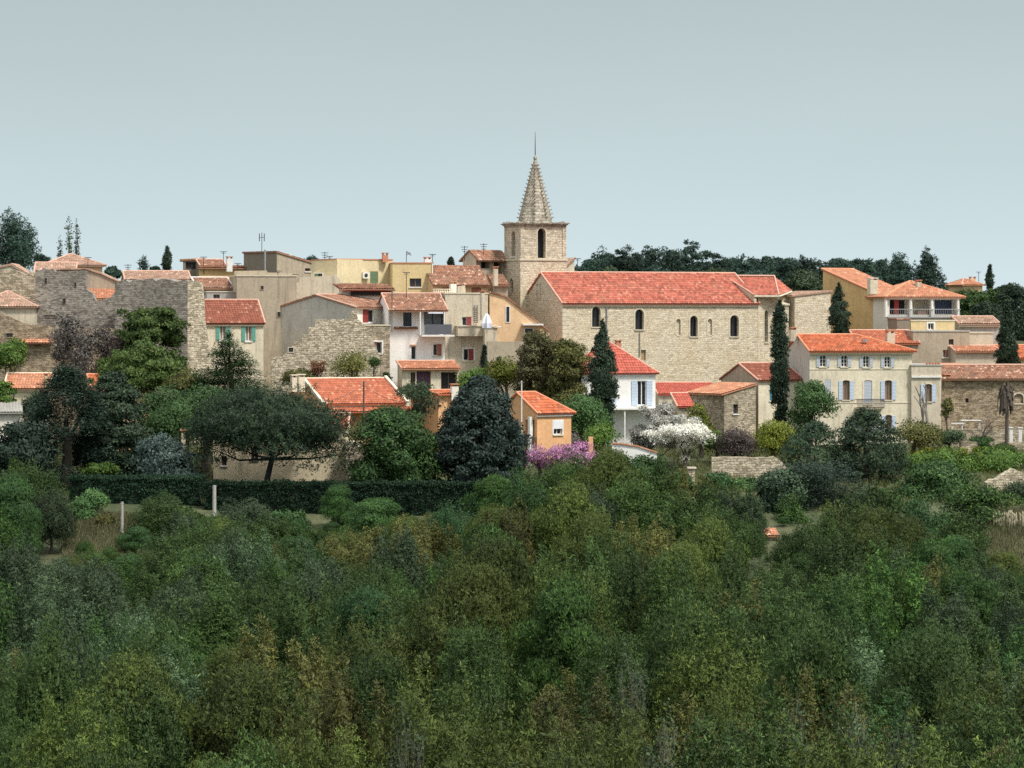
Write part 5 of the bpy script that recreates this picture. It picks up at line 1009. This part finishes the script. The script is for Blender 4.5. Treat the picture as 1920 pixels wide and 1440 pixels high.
T_('shrub','green shrub at the left edge beside the ochre roof',8,705,790,60,255,'round','leaf_bright',n=6000,size=.2,cat='shrub')
T_('shrub','grey brown bush over the little pale shed',70,735,790,70,254,'bush','leaf_greygreen',n=5000,size=.2,cat='shrub')
T_('shrub','straggly yellow green shrub growing on the ruined wall',660,655,722,84,282,'bush','leaf_oliveyellow',n=4500,size=.18,cat='shrub'); T_('shrub','rusty red creeper on the ruined wall',596,662,712,34,284,'bush','leaf_rust',n=1600,size=.16,cat='shrub')
T_('shrub','dark green bush at the foot of the ruined wall',560,690,725,90,283,'bush','leaf_oliveyellow',n=4500,size=.18,cat='shrub')
T_('shrub','dark ivy clump under the small shuttered window of the stone rowhouse',700,670,690,34,284.5,'bush','leaf_oak',n=1400,size=.16,cat='shrub'); T_('shrub','dark green bush at the corner of the white rowhouse',724,690,722,20,283,'bush','leaf_round',n=1800,size=.18,cat='shrub')
bare_tree('apple_tree','small tree with white buds and bare branches before the orange cottage',790,718,800,72,254,'bark',depth=5,r0=.1,seed=3,leaves=('leaf_greygreen',1800),ls=.18)
T_('shrub','pale flowering shrub before the purple curtained porch',775,718,760,70,262,'bush','leaf_greygreen',n=3500,size=.16,cat='shrub')
T_('shrub','leafy green bank behind the orange villa',1095,735,835,110,263,'bush','leaf_midgreen',n=12000,size=.2,cat='shrub',dens=1.6); T_('shrub','bright green bush right of the orange villa wall',1130,790,850,80,256,'bush','leaf_bright',n=5000,size=.18,cat='shrub')
T_('shrub','tall yellowish shrub between the villa roof and the cypress',1060,735,800,80,266,'bush','leaf_oliveyellow',n=7000,size=.2,cat='shrub')
T_('judas_tree','magenta blossoming bush before the orange villa',1010,832,885,80,250,'round','leaf_magenta',n=3200,size=.15,cat='shrub',dens=.7); T_('judas_tree','low magenta blossoming bush between the two larger ones',1054,832,872,70,249,'round','leaf_magenta',n=2600,size=.14,cat='shrub',dens=.7); T_('judas_tree','wider magenta blossoming bush beside the brick pillar',1092,828,880,96,248.5,'round','leaf_magenta',n=3400,size=.15,cat='shrub',dens=.7)
bare_tree('blossom_tree','spreading white blossom tree, the upper and wider one',1212,762,866,190,256,'bark',depth=5,r0=.12,seed=11,leaves=('leaf_blossom',22000),ls=.16)
bare_tree('blossom_tree','white blossom branches reaching down over the garden wall',1285,795,884,150,252,'bark',depth=5,r0=.1,seed=12,leaves=('leaf_blossom',17000),ls=.15)
bare_tree('bare_tree','small leafless tree before the lean to',1225,715,790,64,262,'bark_pale',depth=5,r0=.06,seed=13)
T_('shrub','vivid yellow green shrub between the blossom and the stone shed',1314,752,850,64,262,'bush','leaf_yellowgreen',n=8500,size=.18,cat='shrub',dens=1.4); T_('shrub','bright green shrub under the yellow green one',1345,800,858,50,258,'bush','leaf_bright',n=4000,size=.18,cat='shrub')
T_('shrub','purple brown budding shrub behind the garden wall',1378,788,868,84,256,'bush','leaf_purplebrown',n=9500,size=.15,cat='shrub',dens=1.4); T_('shrub','olive yellow shrub under the tall cypress',1450,786,868,94,257,'bush','leaf_yellowgreen',n=9000,size=.18,cat='shrub',dens=1.4,)
T_('young_tree','fresh green young tree before the big townhouse',1522,702,830,104,268,'round','leaf_midgreen',n=11000,size=.19,dens=.9,low=.6)
T_('pine_tree','dark bluish pine before the townhouse ground floor, the upper one',1625,776,925,170,249,'ovoid','leaf_pine',n=26000,size=.24,style='pine',dens=1.8,asp=.3); T_('pine_tree','dark green pine between the garden wall and the upper pine',1530,800,930,170,250,'ovoid','leaf_pine',n=14000,size=.24,style='pine',dens=1.3,asp=.3)
T_('cedar','low spreading dark cedar below the garden wall',1535,858,1010,240,236,'round','leaf_cedar',n=34000,size=.26,dens=1.8,style='cedar',low=.7)
T_('evergreen_tree','dark tangled evergreen at the left foot of the spreading cedar',1455,870,1010,130,233,'round','leaf_pine',n=18000,size=.24,dens=1.4,low=.7)
T_('evergreen_tree','olive green tree between the spreading cedar and the rounded green tree',1640,885,1050,180,224,'scrub','leaf_oak',n=20000,size=.2,dens=1.4)
T_('evergreen_tree','dark green tree behind the tiny stone hut',1485,925,1070,130,229,'scrub','leaf_green',n=17000,size=.2,dens=1.4)
T_('evergreen_tree','olive tree right of the tiny stone hut',1570,930,1080,160,224,'scrub','leaf_olive',n=17000,size=.2,dens=1.4)
T_('evergreen_tree','dark tree just left of the tiny stone hut',1405,920,1050,70,226,'scrub','leaf_oak',n=12000,size=.2,dens=1.4)
T_('evergreen_tree','green tree left of the dry grass patch',1805,955,1080,160,215,'scrub','leaf_oak',n=17000,size=.2,dens=1.4)
T_('evergreen_tree','low dark tree in front of the rounded green tree',1735,925,1070,170,218,'scrub','leaf_green',n=17000,size=.2,dens=1.4)
T_('shrub','yellowish thicket with young leaves before the low wing',1715,785,850,110,264,'bush','leaf_oliveyellow',n=7000,size=.18,cat='shrub',dens=1.2)
bare_tree('bare_tree','pale forked plane tree trunk before the low wing, the thicker',1743,718,850,64,266,'bark_pale',depth=3,r0=.3,seed=21,n0=2,spread=.3,upr=.9); bare_tree('bare_tree','thin pale leafless tree before the balcony',1587,745,800,26,270,'bark_pale',depth=4,r0=.07,seed=22)
bare_tree('bare_tree','low wide leafless fig before the stone barn',1842,760,808,110,275,'bark',depth=5,r0=.1,seed=23,n0=4,spread=.8,upr=.2)
T_('shrub','ivy on the corner of the stone barn',1775,735,790,24,278,'bush','leaf_oliveyellow',n=2400,size=.16,cat='shrub'); T_('shrub','dark clipped bush on the terrace by the white table',1840,818,842,56,272,'bush','leaf_round',n=3500,size=.18,cat='shrub'); T_('shrub','grey shrub at the left end of the terrace wall',1780,800,838,60,271,'bush','leaf_greygreen',n=3500,size=.18,cat='shrub')
T_('shrub','wide bright green shrub bank under the terrace, nearest the plane tree',1760,842,905,170,258,'bush','leaf_bright',n=13000,size=.2,cat='shrub',dens=1.8); T_('shrub','bright green shrub bank under the right end of the terrace',1875,840,900,150,259,'bush','leaf_bright',n=11000,size=.2,cat='shrub',dens=1.8)
T_('shrub','low yellow green strip right under the terrace wall',1800,838,860,200,262,'bush','leaf_yellowgreen',n=6000,size=.18,cat='shrub',dens=1.6)
T_('round_tree','big rounded mid green tree below the bright shrub bank',1760,858,1000,180,240,'round','leaf_round',n=28000,size=.21,dens=1.9,low=.6); T_('round_tree','darker green tree joining the rounded one, lower right',1828,895,1060,160,226,'round','leaf_green',n=15000,size=.2,dens=1.4)
T_('shrub','dark twiggy shrub at the right edge over the stone bank',1912,888,975,70,240,'bush','leaf_greygreen',n=7000,size=.18,cat='shrub')
for x,pt,pb,w,Y,mt,lab in ((1205,850,930,110,243,'leaf_round','rounded green shrub hiding the foot of the curved white wall'),(1150,846,915,90,244,'leaf_green','green shrub at the left foot of the curved white wall'),(1275,884,950,90,241,'leaf_oak','dark shrub in front of the small stone pillar'),(1345,880,960,90,243,'leaf_green','green shrub at the left foot of the rubble garden wall'),(1400,892,965,90,242,'leaf_midgreen','lighter green shrub before the middle of the rubble garden wall'),
 (1655,910,1000,110,236,'leaf_green','green shrub below the big dark pine'),(1700,935,1010,90,232,'leaf_round','low green shrub left of the rounded green tree'),(1560,975,1040,110,227,'leaf_oak','dark shrub below the spreading cedar'),(1890,925,985,90,238,'leaf_oak','dark bush hiding the foot of the stone bank'),(1880,835,880,90,264,'leaf_bright','green shrub at the right end of the mossy wall'),
 (345,952,1000,90,229,'leaf_oak','dark bush below the hedge left of the grey pole'),(535,955,1005,100,229,'leaf_green','green bush below the middle of the hedge'),(655,958,1005,90,229,'leaf_round','rounded bush below the right half of the hedge'),(200,965,1010,60,226,'leaf_oliveyellow','small olive bush in the clearing left of the white pole')):
    T_('shrub',lab,x,pt,pb,w,Y,'round',mt,n=9000,size=.2,cat='shrub',dens=.9,low=.6)
# palm
def palm():
    Y=271; c=P(1887,706,Y); X=c.x; g=ground(X,Y); rt=root('palm_tree','brown drooping dead palm in front of the stone barn','tree',(X,Y,g)); q=MB(); q.tube([(X,Y,g-.4),(X+.05,Y,(g+c.z)/2),(X,Y,c.z-1.5)],[.2,.15,.15],8); q.build('trunk','cloth_purple' if 0 else 'bark',rt)
    q=MB(); rd=random.Random(2); t0=V((X,Y,c.z-1.0))
    for k in range(110):
        a=rd.uniform(0,6.28); L=rd.uniform(.3,.85); dr=rd.uniform(.4,2.6); up=rd.uniform(0,1.1) if k<12 else rd.uniform(-.1,.4); pts=[]
        for t in (0,.3,.6,1): pts.append(t0+V((math.cos(a)*L*math.sin(t*1.6),math.sin(a)*L*math.sin(t*1.6),up*math.sin(t*2.2)-dr*t*t)))
        s=V((-math.sin(a),math.cos(a),0))
        for p,r in zip(pts,pts[1:]):
            q.face([p-s*.05,p+s*.05,r+s*.09,r-s*.09])
            for m_ in range(3): e=p.lerp(r,m_/3); q.face([e,e+V((0,0,.03)),e+s*.22-V((0,0,.22))]); q.face([e,e+V((0,0,.03)),e-s*.22-V((0,0,.22))])
    q.build('crown','bark',rt)
palm()
# hedge
def hedge(lab,x0,x1,yt,yb,Y,mat='leaf_hedge',n=60000,d=1.6,nm='hedge',size=.13):
    p0=P(x0,yt,Y); p1=P(x1,yt,Y); zb=(HY-yb)/FPX*Y; r=np.random.default_rng(int(x0)+9); w=p1.x-p0.x; h=p0.z-zb; c=[]
    core=MB(); core.box(V((p0.x+.2,Y-d/2+.2,0)),V((1,0,0)),w-.4,V((0,1,0)),d-.4,min(zb,ground(p0.x,Y)-.3),p0.z-.25); co=core.build(nm,'hedge_core',origin=(p0.x+w/2,Y,zb)); tag(co,lab,'hedge')
    nx=int(w/.45)
    for i in range(nx):
        for z in np.arange(zb+.1,p0.z-.1,.38):
            for y in (-d/2+.2,): c.append((i*.45+.2-w/2+r.uniform(-.25,.25),y+r.uniform(-.14,.06),z-zb+r.uniform(-.2,.12),.34,.22,.34))
        for y in np.arange(-d/2+.2,d/2,.4): c.append((i*.45+.2-w/2+r.uniform(-.2,.2),y,h-.2+r.uniform(-.07,.05),.34,.3,.22))
    me=leaf_mesh('foliage',c,n,size,int(x1),mat,asp=.6,up=.2); o=bpy.data.objects.new('foliage',me); COL.objects.link(o); o.parent=co; ORG[o]=ORG[co]
plain('hedge_core',(.010,.018,.010),1)
hedge('long clipped dark green hedge with a flat top below the cream villa',382,908,904,965,234.5)
hedge('clipped dark hedge continuing behind the white pole',130,380,892,955,236,n=30000)
for a in ((190,868,893,80,241,'leaf_bright','bright green bush peeping over the left hedge'),(172,912,968,74,231,'leaf_midgreen','mid green bush in front of the left hedge'),(150,930,1000,60,228,'leaf_midgreen','rounded green bush at the edge of the pale clearing')):
    T_('shrub',a[6],a[0],a[1],a[2],a[3],a[4],'bush',a[5],n=6000,size=.18,cat='shrub',dens=1.3)
# dry grass and reeds
def grass(nm,lab,x0,x1,Y0,Y1,n,hh,mat,seed=1,sp=.5):
    r=np.random.default_rng(seed); Y=r.uniform(Y0,Y1,n); X=(r.uniform(x0,x1,n)-960)/FPX*Y; Z=np.array([ground(a,b) for a,b in zip(X,Y)])
    c=[(a,b,z+.05,.1,.1,.05) for a,b,z in zip(X,Y,Z)]; o=bpy.data.objects.new(nm,leaf_mesh(nm,c,n*3,hh,seed,mat,asp=.12,up=2.2,tri=True)); COL.objects.link(o); tag(o,lab,'grass',kind='stuff')
grass('dry_grass','pale dry grass in the clearing around the white pole',118,252,212,230,9000,.5,'leaf_dry'); grass('dry_grass','pale dry grass at the right below the reeds',1845,1960,205,233,9000,.7,'leaf_dry',2)
grass('grass','green and straw grass growing between the garden shrubs',-50,1970,236,276,22000,.4,'leaf_oliveyellow',3)
def reeds():
    rd=random.Random(9); q=MB(); Y=226
    for i in range(70):
        x=rd.uniform(1862,1925); yy=rd.uniform(-1.5,1.5); p=P(x,rd.uniform(955,975),Y+yy); g=ground(p.x,Y+yy); q.tube([(p.x,Y+yy,g-.2),(p.x+rd.uniform(-.15,.15),Y+yy,p.z-.45)],.025,4); e=V((p.x,Y+yy,p.z-.5)); q.tube([e,e+V((rd.uniform(-.05,.05),0,.3)),e+V((rd.uniform(-.1,.1),0,.5))],[.03,.07,.015],5)
    tag(q.build('reeds','dry_reed'),'pale dry reed stems at the right edge above the dry grass','reeds',kind='stuff')
plain('dry_reed',(.40,.36,.25),.9); reeds()
# ================================================================ THE WOOD BELOW THE VILLAGE
def proto(mat,w,h,n,size,kind='scrub',seed=0,**kw):
    me,c=crown_mesh(kind,w,h,n,size,mat,**kw); rd=random.Random(_sd[0]); tb=trunk_mb(h*.35+1.0,.13,[(q[0]*.6,q[1]*.6,q[2]*.6+1.0) for q in rd.sample(c,5)],_sd[0])
    o=tb.build('trunk','bark',origin=(0,0,0)); tm=o.data; bpy.data.objects.remove(o); return me,tm,w,h
PR=[]
for i,(mat,kd,w,h) in enumerate((('oak','plume',5.6,5.8),('oak','plume',5.0,5.2),('olive','plume',5.6,5.4),('olive','plume',6.0,5.0),('green','plume',5.8,5.6),('green','plume',5.2,5.6),('greygreen','plume',5.6,5.2),('greygreen','plume',5.0,5.6),('silver','plume',5.6,6.0),('oliveyellow','plume',5.2,5.0),('oak','plume',6.0,5.0),('oak','scrub',6.2,4.6),('green','round',6.2,4.6),('greygreen','scrub',6.2,4.6),('olive','round',6.2,4.6))):
    PR.append((*proto('leaf_'+mat,w,h,64000,.115,kd,dens=1.1+.25*(i%3),style='scrub',low=.35,shell=.6),mat))
bt_=bare_tree('bare_bush','twiggy',960,700,800,100,200,'bark_pale',depth=5,r0=.3,n0=6,seed=31,leaves=('leaf_greygreen',1200),ls=.25,upr=.8,spread=.4); TW=[c for c in bt_.children]; bare_mesh=[(c.name.split('.')[0],c.data) for c in TW]; bz=-ORG[bt_].z+0
for c in TW: bpy.data.objects.remove(c)
bpy.data.objects.remove(bt_)
KL=dict(oak='dark green',olive='brownish olive',green='fresh green',greygreen='grey green',silver='silvery green',oliveyellow='yellowish olive')
def put(px,pt,Y,pi,scale=None,lab=None,grp=None,w=None,rz=None):
    me,tm,w0,h0,mat=PR[pi]; X=(px-960)/FPX*Y; g=ground(X,Y); zt=(HY-pt)/FPX*Y; H=zt-g; hc=h0+1.1; k=H/hc if scale is None else scale; kw=k if w is None else (w/FPX*Y)/w0
    belt='at the lower edge of the wood' if Y<125 else 'in the middle of the wood' if Y<175 else 'at the upper edge of the wood by the gardens'
    r=root('scrub_oak',lab or f'{KL[mat]} bushy tree {belt}','tree',(X,Y,g),grp or f'{KL[mat]} trees {belt}')
    r.rotation_euler=(0,0,random.uniform(0,6.28) if rz is None else rz); kw=min(kw,k*1.45); r.scale=(kw,kw*random.uniform(.9,1.1),k)
    for nm,m_ in (('crown',me),('trunk',tm)):
        o=bpy.data.objects.new(nm,m_); COL.objects.link(o); o.parent=r
        if nm=='crown': o.location=(0,0,1.0)
def ylim(px):
    return float(np.interp(px,[-60,0,60,118,125,240,250,330,380,470,540,560,640,700,800,880,930,1000,1150,1250,1330,1400,1425,1440,1460,1480,1560,1700,1760,1830,1850,1990],
                              [850,850,858,900,1015,1018,920,925,955,925,960,985,930,930,930,935,870,850,838,848,880,915,960,1040,1035,985,945,955,1000,1010,1045,1040]))
big=[(60,858,222,0,140),(20,850,226,10,120),(300,918,219,0,130),(345,950,216,7,120),(460,925,217,6,150),(515,950,214,1,110),(632,905,228,4,70),(700,930,218,4,130),(760,965,212,2,110),(850,930,216,5,120),(930,885,222,4,110),(985,858,221,5,130),(1065,846,222,0,150),(1140,842,220,2,150),(1215,848,221,10,150),(1290,868,221,9,120),(1345,890,219,0,130),(1385,905,217,7,110),
 (1500,975,214,0,120),(1560,945,216,10,130),(1640,945,217,2,140),(1705,965,214,2,120),(1590,1000,205,8,130),(1680,1002,203,8,150),(1625,1040,198,8,150),(1790,1000,212,4,120),(1830,1015,206,1,110),(1180,880,214,0,150),(1260,900,212,1,150),(1100,890,213,6,150),(1000,910,211,4,150),(1340,935,210,0,140),(1060,940,204,1,150),(1400,960,212,0,90),(95,905,216,6,110),(20,930,214,1,130),(160,1008,214,5,90),(205,1022,212,0,90),(255,985,214,4,80),(560,968,222,5,90),(590,980,219,1,90),(1520,990,222,4,100),(1575,985,224,0,110),(1650,975,226,2,110),(1730,985,222,4,110),(1800,1010,220,1,100),(1850,1035,214,9,90),(1440,1040,214,1,70),(1420,960,226,0,80),(1850,985,227,4,80),(1880,1030,208,2,90),(1500,1030,206,12,80),(285,968,223,13,80),(440,975,223,11,85),(490,970,224,6,80),(620,978,224,12,80),(700,965,224,4,90),(765,962,224,11,90),(830,955,225,12,90),(1478,1000,219,11,56),(1470,968,227,12,70),(1890,1000,228,13,60),(1900,925,238,13,80),(1540,1000,206,1,0),(1660,985,204,11,0),(1740,1005,203,4,0),(1810,1030,202,1,0),(1860,1050,200,6,0)]
BL={(632,905):'light bluish green bush rising against the long hedge',(985,858):'dome shaped green tree just under the magenta bush',(1625,1040):'silvery green tree, lowest of the pale trio',(1680,1002):'silvery green tree, right of the pale trio',(1590,1000):'silvery green tree, left of the pale trio'}
rw=random.Random(17); cnt=0; occ=[]
for (x,pt,Y,pi,w) in big: put(x,pt-(8 if 1040<x<1300 and Y>216 else 0),Y-(15 if x>=1495 and pt>=935 and Y<224 and (x,pt)!=(1478,1000) else 0),{0:11,4:12,6:13,2:14}.get(pi,pi),w=(w or 130)*1.15,lab=BL.get((x,pt)),grp='single trees along the upper edge of the wood' if (x,pt) in BL else None); occ.append(((x-960)/FPX*Y,Y)); cnt+=1
Y=86.0; row=0
while Y<212:
    half=Y/FPX*960+2.2; st=4.75; x=-half+rw.uniform(0,st)*.5+(row%2)*st*.5
    while x<half+1:
        xx=x+rw.uniform(-1,1); yy=Y+rw.uniform(-1.3,1.3); px=960+xx/yy*FPX
        nb=math.sin(xx*.09+1.3)+math.sin(yy*.07+xx*.04)+rw.gauss(0,.7)
        pi=rw.choice([2,3,9,14]) if nb>.9 else rw.choice([0,1,10,2,11,11]) if nb>.1 else rw.choice([4,5,0,1,12,11]) if nb>-.9 else rw.choice([6,7,8,4,13])
        g=ground(xx,yy); H=rw.uniform(3.6,8.6)+ .9*math.sin(xx*.2+yy*.13); pt=HY-(g+H)/yy*FPX; yl=max(ylim(px-55),ylim(px-25),ylim(px),ylim(px+25),ylim(px+55))
        ok=all((a-xx)**2+(b-yy)**2>3.2**2 for a,b in occ)
        if pt<yl+8: H=-(yl+8-HY)/FPX*yy-g; pt=yl+8+rw.uniform(0,20)
        if ok and H>1.5 and not(1425<px<1465 and yy>190): put(px,pt,yy,pi,w=(2.7+H*.42+rw.uniform(-.5,.6))/yy*FPX); cnt+=1
        x+=st
    Y+=4.75; row+=1
for i,(px,pt,Y) in enumerate(((1185,1250,118),(1235,1360,104),(1490,1340,106),(1620,1345,106),(760,1365,104),(1685,1360,103))):
    X=(px-960)/FPX*Y; g=ground(X,Y); zt=(HY-pt)/FPX*Y; r=root('bare_bush','twiggy half leafless bush among the trees at the lower edge of the wood','shrub',(X,Y,g),'half leafless bushes in the lower wood'); k=(zt-g)/13.7; r.scale=(k*.9,k*.9,k); r.rotation_euler=(0,0,i*1.7)
    for nm,m_ in bare_mesh: o=bpy.data.objects.new(nm,m_); COL.objects.link(o); o.parent=r
print('wood trees',cnt)
